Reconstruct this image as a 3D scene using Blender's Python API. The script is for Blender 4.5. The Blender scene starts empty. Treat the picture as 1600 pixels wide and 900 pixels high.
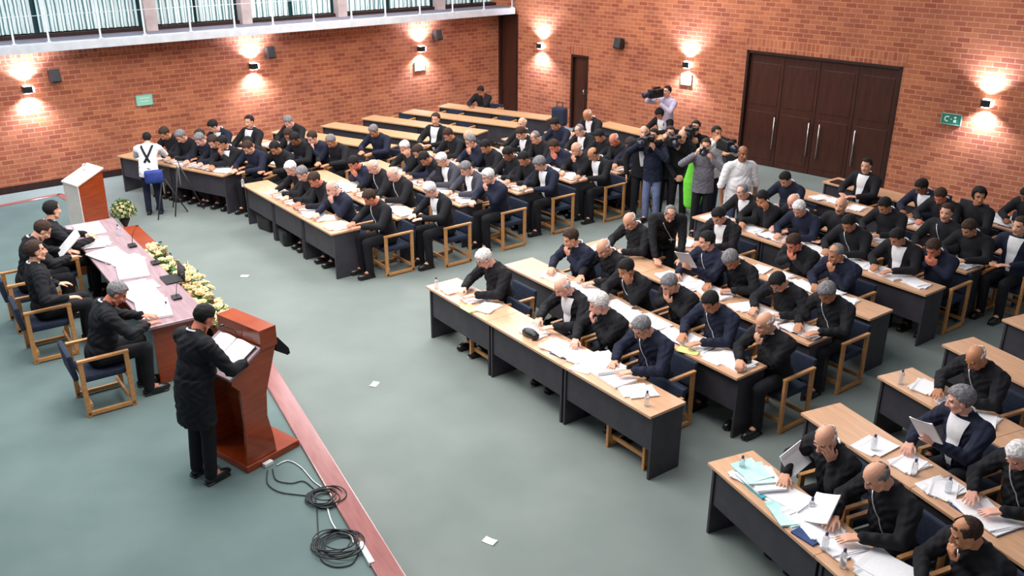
import bpy, bmesh, math, random
import numpy as np
from mathutils import Vector, Matrix, Euler
random.seed(7)
C = bpy.context.scene
COL = C.collection
PI = math.pi

# ------------------------------------------------------------------ camera
F, PITCH, ROLL, H = 1418.0, .3904, .0048, 5.203
cam = bpy.data.objects.new('camera', bpy.data.cameras.new('camera'))
COL.objects.link(cam)
cam.data.sensor_width = 36.0
cam.data.lens = F / 1600 * 36
cam.data.clip_end = 200
_u = Vector((math.cos(ROLL), 0, 0)); _f = Vector((0, math.cos(PITCH), -math.sin(PITCH)))
_d = Vector((0, -math.sin(PITCH), -math.cos(PITCH)))
_X = Vector((1, 0, 0)) * math.cos(ROLL) - _d * math.sin(ROLL)
_D = Vector((1, 0, 0)) * math.sin(ROLL) + _d * math.cos(ROLL)
_M = Matrix((_X, -_D, -_f)).transposed().to_4x4()
_M.translation = (0, 0, H)
cam.matrix_world = _M
C.camera = cam

def ray(x, y):
    u = (x - 800) / F; v = (y - 450) / F
    u2 = u * math.cos(ROLL) + v * math.sin(ROLL); v2 = -u * math.sin(ROLL) + v * math.cos(ROLL)
    return _f + Vector((1, 0, 0)) * u2 + _d * v2
def at(x, y, z=0.0):
    d = ray(x, y); t = (z - H) / d.z
    return Vector((d.x * t, d.y * t, z))

# ------------------------------------------------------------------ world, lamps, exposure
w = bpy.data.worlds.new('world'); C.world = w; w.use_nodes = True
w.node_tree.nodes['Background'].inputs[0].default_value = (.80, .90, 1.0, 1)
w.node_tree.nodes['Background'].inputs[1].default_value = 0.26
C.view_settings.view_transform = 'Standard'; C.view_settings.look = 'None'
C.view_settings.gamma = 1; C.view_settings.use_curve_mapping = False
C.view_settings.exposure = 0.15
def area(loc, size, power, col=(1, .97, .93), rot=(0, 0, 0), sy=None):
    l = bpy.data.lights.new('area_light', 'AREA'); l.energy = power; l.size = size; l.color = col
    if sy: l.shape = 'RECTANGLE'; l.size_y = sy
    o = bpy.data.objects.new('area_light', l); o.location = loc; o.rotation_euler = rot; COL.objects.link(o)
    return o
area((-2.5, 9.0, 6.6), 3.0, 430, sy=5)  # ceiling lamps of the hall
area((1.0, 8.0, 6.6), 2.0, 190, sy=4)
area((-5.5, 13.5, 6.2), 3.0, 340, sy=3)
area((0.0, 14.5, 6.4), 3.0, 260, sy=3)
area((-3.0, 19.5, 6.2), 3.0, 330, sy=3)
area((2.5, 19.5, 6.2), 3.0, 230, sy=2)
area((8.0, 16.5, 6.2), 1.5, 70, sy=1.5)
area((-7.5, 9.0, 6.4), 3.0, 170, (.9, .96, 1), sy=3)
def aim(o, t):
    # turn a lamp towards a point
    o.rotation_euler = (Vector(t) - o.location).to_track_quat('-Z', 'Y').to_euler()
# area lights added as daylight from unseen high windows, far corner and gallery
aim(area((-3.0, 27.0, 8.6), 9.0, 700, (.88, .94, 1), sy=2.6), (-1, 9, 0))
aim(area((-12.5, 15.0, 7.0), 9.0, 350, (.88, .94, 1), sy=2.4), (0, 9, 0))

aim(area((-9.0, 15.5, 6.4), 8.0, 110, (.93, .96, 1), sy=1.0), (-10.5, 18.2, 3.6))  # added light brightening the curtains in place of daylight behind them
aim(area((-2.0, 22.0, 6.4), 8.0, 90, (.93, .96, 1), sy=1.0), (-3.5, 24.4, 3.6))  # second added light for the curtains, towards the corner

# ------------------------------------------------------------------ materials
MATS = {}
def nt(name, col, rough=.6, metal=0.0, spec=.5):
    m = bpy.data.materials.new(name); m.use_nodes = True
    b = m.node_tree.nodes['Principled BSDF']
    b.inputs['Base Color'].default_value = (*col, 1); b.inputs['Roughness'].default_value = rough
    b.inputs['Metallic'].default_value = metal; b.inputs['Specular IOR Level'].default_value = spec
    MATS[name] = m
    return m, m.node_tree, b
def noisy(name, c1, c2, scale=8, rough=.7, stretch=(1, 1, 1), bump=0.0, spec=.4, detail=4, metal=0.0, band=False):
    m, t, b = nt(name, c1, rough, metal, spec)
    tc = t.nodes.new('ShaderNodeTexCoord'); mp = t.nodes.new('ShaderNodeMapping'); mp.inputs['Scale'].default_value = stretch
    n = t.nodes.new('ShaderNodeTexNoise'); n.inputs['Scale'].default_value = scale; n.inputs['Detail'].default_value = detail
    r = t.nodes.new('ShaderNodeValToRGB'); r.color_ramp.elements[0].color = (*c1, 1); r.color_ramp.elements[1].color = (*c2, 1)
    r.color_ramp.elements[0].position = .32; r.color_ramp.elements[1].position = .68
    t.links.new(tc.outputs['Object'], mp.inputs[0]); t.links.new(mp.outputs[0], n.inputs['Vector'])
    t.links.new(n.outputs['Fac'], r.inputs[0]); t.links.new(r.outputs[0], b.inputs['Base Color'])
    if bump:
        bp = t.nodes.new('ShaderNodeBump'); bp.inputs['Strength'].default_value = bump; bp.inputs['Distance'].default_value = .004
        t.links.new(n.outputs['Fac'], bp.inputs['Height']); t.links.new(bp.outputs[0], b.inputs['Normal'])
    return m
def brick(name, swap=False):
    m, t, b = nt(name, (.4, .16, .08), .85, 0, .25)
    tc = t.nodes.new('ShaderNodeTexCoord'); sp = t.nodes.new('ShaderNodeSeparateXYZ'); cb = t.nodes.new('ShaderNodeCombineXYZ')
    t.links.new(tc.outputs['Object'], sp.inputs[0])
    t.links.new(sp.outputs['X'], cb.inputs['Y' if swap else 'X']); t.links.new(sp.outputs['Z'], cb.inputs['X' if swap else 'Y'])
    br = t.nodes.new('ShaderNodeTexBrick'); t.links.new(cb.outputs[0], br.inputs['Vector'])
    br.inputs['Scale'].default_value = 1; br.inputs['Brick Width'].default_value = .235; br.inputs['Row Height'].default_value = .095
    br.inputs['Mortar Size'].default_value = .009; br.inputs['Mortar Smooth'].default_value = .2; br.inputs['Bias'].default_value = -.1
    br.inputs['Color1'].default_value = (.46, .155, .078, 1); br.inputs['Color2'].default_value = (.29, .075, .044, 1)
    br.inputs['Mortar'].default_value = (.50, .235, .155, 1)
    if swap: br.offset = 0
    n = t.nodes.new('ShaderNodeTexNoise'); n.inputs['Scale'].default_value = 1.3; n.inputs['Detail'].default_value = 5
    t.links.new(tc.outputs['Object'], n.inputs['Vector'])
    r = t.nodes.new('ShaderNodeValToRGB'); r.color_ramp.elements[0].color = (.80, .76, .78, 1); r.color_ramp.elements[1].color = (1.12, 1.1, 1.0, 1)
    r.color_ramp.elements[0].position = .3; r.color_ramp.elements[1].position = .7
    t.links.new(n.outputs['Fac'], r.inputs[0])
    mx = t.nodes.new('ShaderNodeMix'); mx.data_type = 'RGBA'; mx.blend_type = 'MULTIPLY'; mx.inputs[0].default_value = 1
    t.links.new(br.outputs['Color'], mx.inputs[6]); t.links.new(r.outputs[0], mx.inputs[7]); t.links.new(mx.outputs[2], b.inputs['Base Color'])
    bp = t.nodes.new('ShaderNodeBump'); bp.inputs['Strength'].default_value = .5; bp.inputs['Distance'].default_value = .01; bp.invert = True
    t.links.new(br.outputs['Fac'], bp.inputs['Height']); t.links.new(bp.outputs[0], b.inputs['Normal'])
    return m
def striped(name, c1, c2, scale, axis='X', rough=.8, dist=2.0, trans=0.0):
    m, t, b = nt(name, c1, rough)
    tc = t.nodes.new('ShaderNodeTexCoord'); wv = t.nodes.new('ShaderNodeTexWave'); wv.bands_direction = axis
    wv.inputs['Scale'].default_value = scale; wv.inputs['Distortion'].default_value = dist; wv.inputs['Detail'].default_value = 2
    r = t.nodes.new('ShaderNodeValToRGB'); r.color_ramp.elements[0].color = (*c1, 1); r.color_ramp.elements[1].color = (*c2, 1)
    r.color_ramp.elements[0].position = .15; r.color_ramp.elements[1].position = .42
    t.links.new(tc.outputs['Object'], wv.inputs['Vector']); t.links.new(wv.outputs['Fac'], r.inputs[0]); t.links.new(r.outputs[0], b.inputs['Base Color'])
    return m
brick('brick'); brick('soldier_brick', True)
noisy('carpet', (.175, .205, .195), (.210, .240, .228), 1.1, .95, bump=0, spec=.15, detail=8)
noisy('stage_carpet', (.115, .165, .165), (.150, .205, .200), 1.3, .95, spec=.15, detail=8)
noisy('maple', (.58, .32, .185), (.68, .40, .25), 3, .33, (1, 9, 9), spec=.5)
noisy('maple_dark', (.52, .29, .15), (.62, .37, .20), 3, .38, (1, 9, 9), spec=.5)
noisy('desk_grey', (.035, .032, .040), (.050, .046, .058), 6, .5)
noisy('oak', (.50, .22, .075), (.62, .31, .12), 5, .4, (3, 3, 12))
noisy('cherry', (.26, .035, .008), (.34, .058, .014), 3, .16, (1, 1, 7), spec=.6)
noisy('trim_wood', (.27, .09, .085), (.34, .125, .115), 3, .18, (1, 7, 7), spec=.8)  # pink gloss of reflected light put into the wood colour
noisy('lilac_sheen_wood', (.30, .19, .21), (.38, .25, .28), 3, .22, (1, 7, 7), spec=.8)  # lilac sheen of reflected light put into the base colour
noisy('walnut', (.045, .013, .008), (.065, .020, .012), 2.2, .35, (7, 7, 1), spec=.4)
noisy('walnut_dark', (.020, .007, .005), (.032, .011, .008), 2.2, .4, (7, 7, 1), spec=.4)
noisy('navy_fabric', (.012, .018, .040), (.02, .03, .06), 30, .9)
noisy('black_cloth', (.0085, .0085, .011), (.014, .014, .018), 14, .85, spec=.25)
noisy('navy_cloth', (.010, .012, .028), (.016, .020, .042), 14, .85, spec=.25)
noisy('grey_suit', (.045, .045, .06), (.06, .06, .08), 14, .85, spec=.25)
noisy('grey_shirt', (.14, .13, .16), (.18, .17, .20), 14, .85)
noisy('lavender_cloth', (.42, .36, .50), (.52, .46, .6), 14, .85)
noisy('white_cloth', (.72, .70, .73), (.82, .80, .82), 12, .85)
noisy('jeans', (.11, .14, .27), (.18, .21, .36), 10, .9)
noisy('teal_cloth', (.12, .30, .33), (.2, .42, .45), 10, .9)
noisy('green_vest', (.16, .70, .04), (.24, .82, .08), 9, .7)
noisy('blue_bag', (.012, .03, .19), (.03, .06, .28), 9, .7)
noisy('paper', (.87, .85, .88), (.93, .91, .93), 60, .8)
noisy('cyan_paper', (.42, .72, .68), (.6, .82, .78), 9, .8)
noisy('cyan_cover', (.05, .42, .55), (.08, .5, .62), 9, .5)
noisy('yellow_paper', (.72, .80, .22), (.8, .85, .35), 9, .8)
noisy('blue_cover', (.02, .05, .16), (.04, .08, .22), 9, .5)
noisy('concrete_slab', (.50, .53, .58), (.60, .62, .66), 5, .7)
noisy('gallery_floor', (.16, .15, .20), (.22, .21, .27), 4, .6)
noisy('pink_column', (.42, .33, .33), (.52, .42, .41), 5, .8)
striped('curtain_cloth', (.10, .22, .24), (.80, .88, .88), 4.2, 'X', .9, .9)
nt('window_glass', (.03, .09, .10), .1)
noisy('pale_reflection', (.72, .62, .56), (.80, .70, .64), 5, .25, spec=.6)  # white reflected light on the far lectern, put into the colour
nt('steel', (.55, .55, .57), .3, .9)
nt('white_steel', (.62, .65, .72), .4, .3)
nt('silver', (.75, .75, .78), .3, .6)
nt('black_plastic', (.010, .010, .012), .4)
nt('dark_rubber', (.02, .02, .022), .6)
nt('shoe_leather', (.012, .010, .010), .25)
nt('white_plastic', (.8, .8, .8), .4)
m, t, b = nt('bottle_plastic', (.85, .88, .92), .1); b.inputs['Transmission Weight'].default_value = .75
nt('bottle_cap', (.05, .03, .10), .4)
nt('lens_glass', (.02, .02, .04), .05)
noisy('leaf', (.03, .085, .02), (.07, .16, .035), 20, .6)
noisy('rose_cream', (.78, .64, .34), (.86, .76, .48), 40, .7)
noisy('rose_peach', (.76, .50, .26), (.82, .60, .36), 40, .7)
nt('mint_sign', (.30, .62, .48), .5); nt('green_sign', (.02, .22, .14), .5); nt('sign_white', (.75, .85, .8), .5)
nt('sign_frame', (.25, .42, .38), .5)
for nme, c in dict(pink=(.74, .38, .29), light=(.66, .33, .22), tan=(.50, .22, .12), brown=(.26, .105, .055), red=(.62, .20, .12)).items():
    noisy('skin_' + nme, c, tuple(min(1, k * 1.12) for k in c), 12, .5, spec=.35)
for nme, c in dict(black=(.008, .007, .008), brown=(.035, .018, .012), grey=(.16, .15, .16), white=(.60, .56, .55)).items():
    noisy('hair_' + nme, tuple(k * .6 for k in c), tuple(k * 1.7 for k in c), 45, .8, (1, 1, 2), spec=.3, bump=.8)
nt('eye_dark', (.02, .012, .010), .4); nt('lips', (.36, .10, .08), .5)
m, t, b = nt('lamp_glow', (1, 1, 1), .5)
b.inputs['Emission Color'].default_value = (1, .93, .92, 1); b.inputs['Emission Strength'].default_value = 14

# ------------------------------------------------------------------ mesh helpers
class MB:
    """collects shapes into one mesh"""
    def __init__(s): s.v = []; s.f = []; s.m = []
    def add(s, vs, fs, mi=0):
        o = len(s.v); s.v += [tuple(v) for v in vs]; s.f += [[i + o for i in f] for f in fs]; s.m += [mi] * len(fs); return s
    def box(s, c, d, M=None, mi=0, bev=0.0):
        bm = bmesh.new(); bmesh.ops.create_cube(bm, size=1)
        for v in bm.verts: v.co = Vector((v.co.x * d[0], v.co.y * d[1], v.co.z * d[2]))
        if bev: bmesh.ops.bevel(bm, geom=bm.edges[:], offset=bev, segments=2, affect='EDGES', profile=.6)
        for v in bm.verts:
            v.co = v.co + Vector(c)
            if M is not None: v.co = M @ v.co
        bm.verts.index_update()
        s.add([v.co[:] for v in bm.verts], [[v.index for v in f.verts] for f in bm.faces], mi); bm.free(); return s
    def ell(s, c, r, M=None, seg=14, rings=9, mi=0):
        vs = []; fs = []
        for i in range(rings + 1):
            a = PI * i / rings
            for j in range(seg):
                b = 2 * PI * j / seg
                p = Vector((r[0] * math.sin(a) * math.cos(b), r[1] * math.sin(a) * math.sin(b), r[2] * math.cos(a)))
                if M is not None: p = M.to_3x3() @ p
                vs.append(p + Vector(c))
        for i in range(rings):
            for j in range(seg):
                k = (j + 1) % seg
                fs.append([i * seg + j, i * seg + k, (i + 1) * seg + k, (i + 1) * seg + j])
        return s.add(vs, fs, mi)
    def tube(s, pts, rad, seg=10, mi=0, closed=False):
        pts = [Vector(p) for p in pts]; n = len(pts)
        if not isinstance(rad, (list, tuple)): rad = [rad] * n
        vs = []; fs = []; up = None
        for i, p in enumerate(pts):
            if closed: d = pts[(i + 1) % n] - pts[i - 1]
            else: d = pts[min(i + 1, n - 1)] - pts[max(i - 1, 0)]
            d.normalize()
            if up is None: up = Vector((0, 0, 1)) if abs(d.z) < .9 else Vector((1, 0, 0))
            a = d.cross(up).normalized(); b2 = a.cross(d).normalized(); up = b2
            for j in range(seg):
                q = 2 * PI * j / seg
                vs.append(p + (a * math.cos(q) + b2 * math.sin(q)) * rad[i])
        m_ = n if closed else n - 1
        for i in range(m_):
            for j in range(seg):
                k = (j + 1) % seg; i2 = (i + 1) % n
                fs.append([i * seg + j, i * seg + k, i2 * seg + k, i2 * seg + j])
        if not closed:
            fs.append(list(range(seg))[::-1]); fs.append([(n - 1) * seg + j for j in range(seg)])
        return s.add(vs, fs, mi)
    def cap(s, p0, r0, p1, r1, seg=12):
        """tapered capsule"""
        p0 = Vector(p0); p1 = Vector(p1); d = p1 - p0; L = d.length
        if L < 1e-6: return s.ell(p0, (r0, r0, r0))
        d /= L; pts = []; rad = []
        for k in range(5):
            a = PI / 2 * (k / 4); pts.append(p0 - d * r0 * math.cos(a)); rad.append(max(r0 * math.sin(a), r0 * .05))
        for k in range(1, 4): q = k / 4; pts.append(p0.lerp(p1, q)); rad.append(r0 + (r1 - r0) * q)
        for k in range(5):
            a = PI / 2 * (1 - k / 4); pts.append(p1 + d * r1 * math.cos(a)); rad.append(max(r1 * math.sin(a), r1 * .05))
        return s.tube(pts, rad, seg)
    def lathe(s, prof, c=(0, 0, 0), seg=20, mi=0):
        vs = []; fs = []
        for r, z in prof:
            for j in range(seg):
                q = 2 * PI * j / seg; vs.append((c[0] + r * math.cos(q), c[1] + r * math.sin(q), c[2] + z))
        for i in range(len(prof) - 1):
            for j in range(seg):
                k = (j + 1) % seg; fs.append([i * seg + j, i * seg + k, (i + 1) * seg + k, (i + 1) * seg + j])
        return s.add(vs, fs, mi)
    def prism(s, poly, z0, z1, M=None, mi=0):
        n = len(poly); vs = [Vector((*p, z0)) for p in poly] + [Vector((*p, z1)) for p in poly]
        if M is not None: vs = [M @ v for v in vs]
        fs = [list(range(n))[::-1], list(range(n, 2 * n))] + [[i, (i + 1) % n, (i + 1) % n + n, i + n] for i in range(n)]
        return s.add(vs, fs, mi)
    def mesh(s, name, mats, smooth=False):
        me = bpy.data.meshes.new(name); me.from_pydata(s.v, [], s.f)
        for m_ in mats: me.materials.append(MATS[m_])
        me.polygons.foreach_set('material_index', s.m)
        if smooth: me.polygons.foreach_set('use_smooth', [True] * len(me.polygons))
        me.update(); return me

def obj(name, me, parent=None, mat=None):
    o = bpy.data.objects.new(name, me); COL.objects.link(o)
    if parent is not None: o.parent = parent
    return o
def tag(o, label, cat, group=None):
    o['label'] = label; o['category'] = cat
    if group: o['group'] = group
    return o
def thing(name, label, cat, loc=(0, 0, 0), rz=0.0, group=None):
    o = bpy.data.objects.new(name, None); o.empty_display_size = .1; COL.objects.link(o)
    o.location = loc; o.rotation_euler = (0, 0, rz)
    return tag(o, label, cat, group)
def struct(name, me, loc=(0, 0, 0), rz=0.0):
    o = obj(name, me); o.location = loc; o.rotation_euler = (0, 0, rz); o['kind'] = 'structure'; return o
def put(name, me, label, cat, loc, rz=0.0, group=None):
    o = obj(name, me); o.location = loc; o.rotation_euler = (0, 0, rz); return tag(o, label, cat, group)
def setmat(o, i, m_):
    o.material_slots[i].link = 'OBJECT'; o.material_slots[i].material = MATS[m_]
def dup(root, loc, rz, label, group=None):
    r = root.copy(); COL.objects.link(r); r.location = loc; r.rotation_euler = (0, 0, rz); r['label'] = label
    if group: r['group'] = group
    for ch in list(root.children):
        c = ch.copy(); COL.objects.link(c); c.parent = r
        for g in list(ch.children):
            d = g.copy(); COL.objects.link(d); d.parent = c
    return r
ORD = ['first', 'second', 'third', 'fourth', 'fifth', 'sixth', 'seventh', 'eighth', 'ninth', 'tenth']
ROWW = ['front', 'second', 'third', 'fourth', 'fifth', 'sixth', 'seventh', 'eighth', 'ninth']

# ------------------------------------------------------------------ room shell
AL, NL, ZL = .705, 19.83, 2.76            # left wall: direction angle, distance, underside of the gallery slab
AB, NB = .76, 18.29                       # back wall
uL = Vector((math.cos(AL), math.sin(AL), 0)); nL = Vector((-math.sin(AL), math.cos(AL), 0))
uB = Vector((math.cos(AB), -math.sin(AB), 0)); nB = Vector((math.sin(AB), math.cos(AB), 0))
# corner
_a = np.array([[nL.x, nL.y], [nB.x, nB.y]]); _c = np.linalg.solve(_a, np.array([NL, NB]))
CORN = Vector((_c[0], _c[1], 0))
sL = CORN.dot(uL); sB = CORN.dot(uB)

struct('floor', MB().prism([(-16, -2), (16, -2), (22, 16), (2, 34), (-20, 20)], -.2, 0).mesh('floor', ['carpet']))
# wall_left: local x along uL, y outward (away from room), z up; origin at s=0 of the wall
Lo = nL * NL; Lr = AL
DP = sL + .05
mb = MB().box(((-6 + DP) / 2, .15, ZL / 2), (DP + 6, .30, ZL))
struct('wall_left', mb.mesh('wall_left', ['brick']), Lo, Lr)
struct('baseboard_left', MB().box(((-6 + DP) / 2, -.012, .07), (DP + 6, .024, .14)).mesh('baseboard_left', ['walnut_dark']), Lo, Lr)
struct('trim_1', MB().box(((-6 + DP) / 2, -.004, ZL - .12), (DP + 6, .008, .24)).mesh('trim_1', ['soldier_brick']), Lo, Lr)
# gallery slab, projecting into the room
SP = .77
struct('trim_2', MB().box((sL / 2 - 3, -SP / 2 + .1, ZL + .08), (sL + 6, SP + .2, .16), bev=.01).mesh('gallery_slab', ['concrete_slab']), Lo, Lr)
struct('trim_3', MB().box((sL / 2 - 3, -.28, ZL + .163), (sL + 6, .62, .010)).mesh('gallery_floor', ['gallery_floor']), Lo, Lr)
def lplane(px, py, off=0.0):
    d = ray(px, py); t = (NL + off) / (nL.dot(d)); p = d * t + Vector((0, 0, H)); return p.dot(uL), p.z
def bplane(px, py, off=0.0):
    d = ray(px, py); t = (NB + off) / (nB.dot(d)); p = d * t + Vector((0, 0, H)); return p.dot(uB), p.z
# gallery window wall with curtains
GZ = ZL + .16; GW = .05
struct('wall_gallery', MB().box((sL / 2 - 3, GW + .28, GZ + 1.6), (sL + 6, .1, 3.2)).mesh('wall_gallery', ['window_glass']), Lo, Lr)
struct('trim_4', MB().box((sL / 2 - 3, GW + .06, GZ + .04), (sL + 6, .16, .08)).mesh('sill', ['walnut_dark']), Lo, Lr)
colm = MB().box((0, 0, 1.6), (.24, .24, 3.2), bev=.012).mesh('gallery_column', ['pink_column'])
cs = []
for k, (x0, x1) in enumerate([(224, 244), (376, 391), (520, 546)]):
    a = lplane(x0, 40, GW - .05)[0]; b = lplane(x1, 30, GW - .05)[0]; cs.append((a + b) / 2)
cols = [cs[0] - 4.3] + cs + [cs[2] + 2.9, cs[2] + 5.3]
for i, s_ in enumerate(cols):
    o = struct('trim_%d' % (5 + i), colm, Lo + uL * s_ + nL * (GW - .05) + Vector((0, 0, GZ)), Lr)
def curtain(width, seed):
    rr = random.Random(seed); n = int(width / .022); vs = []; fs = []
    ph = [rr.uniform(0, 6) for _ in range(3)]
    xs = [i * width / n for i in range(n + 1)]
    ys = [.035 * math.sin(x * 38 + ph[0] + .8 * math.sin(x * 5 + ph[1])) + .012 * math.sin(x * 90 + ph[2]) for x in xs]
    for z in (0, 1.0, 2.6):
        for x, y in zip(xs, ys): vs.append((x - width / 2, y * (1 + .15 * z), z))
    for r_ in range(2):
        for i in range(n): a = r_ * (n + 1) + i; fs.append([a, a + 1, a + n + 2, a + n + 1])
    o = len(vs)
    vs2 = [(x, y + .006, z) for x, y, z in vs]
    mb = MB(); mb.add(vs, fs); mb.add(vs2, [f[::-1] for f in fs]); return mb
bays = list(zip(cols[:-1], cols[1:]))
bayw = ['far left', 'left', 'second left', 'middle', 'right']
for i, (a, b) in enumerate(bays):
    half = (b - a - .26) / 2
    for j in (0, 1):
        c_ = a + .13 + half * (j + .5)
        put('curtain', curtain(half - .10, i * 2 + j).mesh('curtain', ['curtain_cloth'], True),
            'pleated white and teal curtain, %s half of the %s gallery bay' % (['left', 'right'][j], bayw[i]), 'curtain',
            Lo + uL * c_ + nL * (GW + .12) + Vector((0, 0, GZ + .10)), Lr, 'gallery curtains')
post = MB().lathe([(.001, 0), (.06, 0), (.06, .015), (.02, .03), (.018, 1.0), (.001, 1.0)], seg=10).mesh('post', ['white_steel'], True)
rail = thing('gallery_railing', 'slim white metal railing along the edge of the upper gallery', 'railing', Lo + Vector((0, 0, GZ)), Lr)
pxs = [20, 75, 156, 225, 297, 366, 426, 490, 549, 602, 656, 707, 756, 800]
for px in pxs:
    o = obj('post', post, rail); o.location = (lplane(px, 60 - px * .07, -SP + .06)[0], -SP + .06, 0)
obj('rail', MB().tube([(-4, -SP + .06, 1.0), (sL - .1, -SP + .06, 1.0)], .025, 8).tube([(-4, -SP + .06, .5), (sL - .1, -SP + .06, .5)], .006, 6).mesh('rail', ['white_steel'], True), rail)

# back wall with the openings for two doors: local x along uB, y outward
Bo = nB * NB; Br = -AB
ds0, ds1, dz = -10.31, -6.89, 2.49
es0, es1, ez = -15.32, -14.75, 1.90
HB = 5.8; x0, x1 = sB, 14.0
mb = MB()
def bseg(a, b, z0, z1): mb.box(((a + b) / 2, .15, (z0 + z1) / 2), (b - a, .3, z1 - z0))
cs0, cs1, cz = -17.93, -17.20, ZL - .01
bseg(x0 - .3, cs0, 0, HB); bseg(cs0, cs1, cz, HB); bseg(cs1, es0, 0, HB); bseg(es0, es1, ez, HB); bseg(es1, ds0, 0, HB); bseg(ds0, ds1, dz, HB); bseg(ds1, x1, 0, HB)
struct('wall_back', mb.mesh('wall_back', ['brick']), Bo, Br)
struct('trim_11', MB().box(((ds0 + ds1) / 2, -.004, dz + .13), (ds1 - ds0 + .1, .008, .25)).mesh('door_lintel', ['soldier_brick']), Bo, Br)
struct('trim_12', MB().box(((es0 + es1) / 2, -.004, ez + .13), (es1 - es0 + .1, .008, .25)).mesh('door_lintel', ['soldier_brick']), Bo, Br)
def bdoor(name, s0, s1, h, leaves, handles):
    W = s1 - s0; c = (s0 + s1) / 2
    r = bpy.data.objects.new(name, None); COL.objects.link(r); r.location = Bo + uB * c + nB * .10; r.rotation_euler = (0, 0, Br); r['kind'] = 'structure'
    f = MB().box((-W / 2 + .03, -.03, h / 2), (.06, .16, h), bev=.004).box((W / 2 - .03, -.03, h / 2), (.06, .16, h), bev=.004).box((0, -.03, h - .03), (W, .16, .06), bev=.004)
    obj('door_frame', f.mesh('door_frame', ['walnut_dark']), r)
    lw = (W - .12) / leaves
    for i in range(leaves):
        x = -W / 2 + .06 + lw * (i + .5)
        l = MB().box((0, 0, h / 2 - .03), (lw - .012, .05, h - .08), bev=.004)
        l.box((0, -.028, h * .72), (lw - .16, .012, h * .36), bev=.005).box((0, -.028, h * .27), (lw - .16, .012, h * .42), bev=.005)
        lo = obj('door_leaf', l.mesh('door_leaf', ['walnut']), r); lo.location = (x, 0, 0)
        for hx, z0, z1, li in handles:
            if li == i:
                hm = MB().tube([(0, -.09, z0), (0, -.09, z1)], .013, 8).tube([(0, -.09, z0 + .08), (0, -.03, z0 + .08)], .009, 6).tube([(0, -.09, z1 - .08), (0, -.03, z1 - .08)], .009, 6)
                ho = obj('door_handle', hm.mesh('door_handle', ['steel'], True), lo); ho.location = (hx - c - x, 0, 0)
    return r
bdoor('door_2', ds0, ds1, dz, 4, [(-9.49, .42, 1.12, 0), (-8.68, .40, 1.12, 1), (-8.44, .38, 1.12, 2), (-7.66, .36, 1.12, 3)])
bdoor('door_1', cs0, cs1, cz, 1, [])
bdoor('door_3', es0, es1, ez, 1, [(es1 - .14, .95, 1.02, 0)])

# stage
SZ = .20
ST = [at(610, 900, SZ), at(415, 575, SZ)]
d0 = (ST[0] - ST[1]).normalized()
tdir = Vector((-.585, .811, 0)).normalized(); tnor = Vector((.811, .585, 0)).normalized()
T0 = at(231, 513, .95); T0.z = 0
q0 = T0 + tnor * 1.22
# corner where the two stage edges meet
def isect(p, d, q, e):
    a = np.array([[d.x, -e.x], [d.y, -e.y]]); s_ = np.linalg.solve(a, np.array([q.x - p.x, q.y - p.y])); return p + d * s_[0]
P1 = isect(ST[1], -d0, q0, tdir); P2 = q0 + tdir * 5.1
P3 = at(93, 304, SZ); P4 = at(0, 322, SZ); P5 = P4 + (P4 - P3).normalized() * 5
P0 = ST[0] + d0 * 4.2
poly = [P0, P1, P2, P3, P5, Vector((-13, 4, 0)), Vector((-6, -1, 0))]
struct('stage', MB().prism([(p.x, p.y) for p in poly], 0, SZ - .002).mesh('stage', ['stage_carpet']))
def edge(name, a, b, wd=.14, hh=SZ + .012):
    d = (b - a); L = d.length; rz = math.atan2(d.y, d.x)
    o = struct(name, MB().box((L / 2, .0, hh / 2), (L + .04, wd, hh), bev=.012).mesh(name, ['trim_wood']), (a.x, a.y, 0), rz); return o
edge('trim_13', P0, P1, .21, SZ + .03); edge('trim_14', P1, P2, .16, SZ + .03); edge('trim_15', P2, P3, .12); edge('trim_16', P3, P5, .12)

# wall fittings
def sconce(plane_o, u, n, rz, s_, z, where):
    r = thing('wall_sconce', 'black up-and-down wall lamp glowing on the brick, ' + where, 'wall lamp', plane_o + u * s_ + Vector((0, 0, z)), rz, 'wall lamps')
    obj('housing', MB().box((0, -.09, 0), (.17, .14, .13), bev=.012).box((0, -.012, 0), (.10, .024, .10), bev=.004).mesh('housing', ['black_plastic']), r)
    obj('lamp_glass', MB().box((0, -.09, .072), (.13, .10, .014), bev=.003).box((0, -.09, -.072), (.13, .10, .014), bev=.003).box((.10, -.09, 0), (.03, .12, .11), bev=.004).mesh('lamp_glass', ['lamp_glow']), r)
    for sg in (1, -1):
        l = bpy.data.lights.new('sconce_bulb', 'SPOT'); l.energy = 240; l.color = (.74, .82, 1); l.shadow_soft_size = .03
        l.spot_size = math.radians(130); l.spot_blend = .9
        o = bpy.data.objects.new('sconce_bulb', l); COL.objects.link(o); o.parent = r
        o.location = (0, -.13, .10 * sg); o.rotation_euler = (PI if sg > 0 else 0, 0, 0)
for (px, py, wh) in [(42, 145, 'left wall, nearest the camera'), (393, 100, 'middle of the left wall'), (655, 74, 'left wall, nearest the corner')]:
    s_, z = lplane(px, py); sconce(Lo, uL, nL, Lr, s_, 2.0, wh)
for (px, py, wh) in [(848, 66, 'back wall, left of the narrow door'), (1077, 98, 'back wall, left of the wide doors'), (1543, 165, 'back wall, right of the wide doors')]:
    s_, z = bplane(px, py); sconce(Bo, uB, nB, Br, s_, 2.02, wh)
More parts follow.
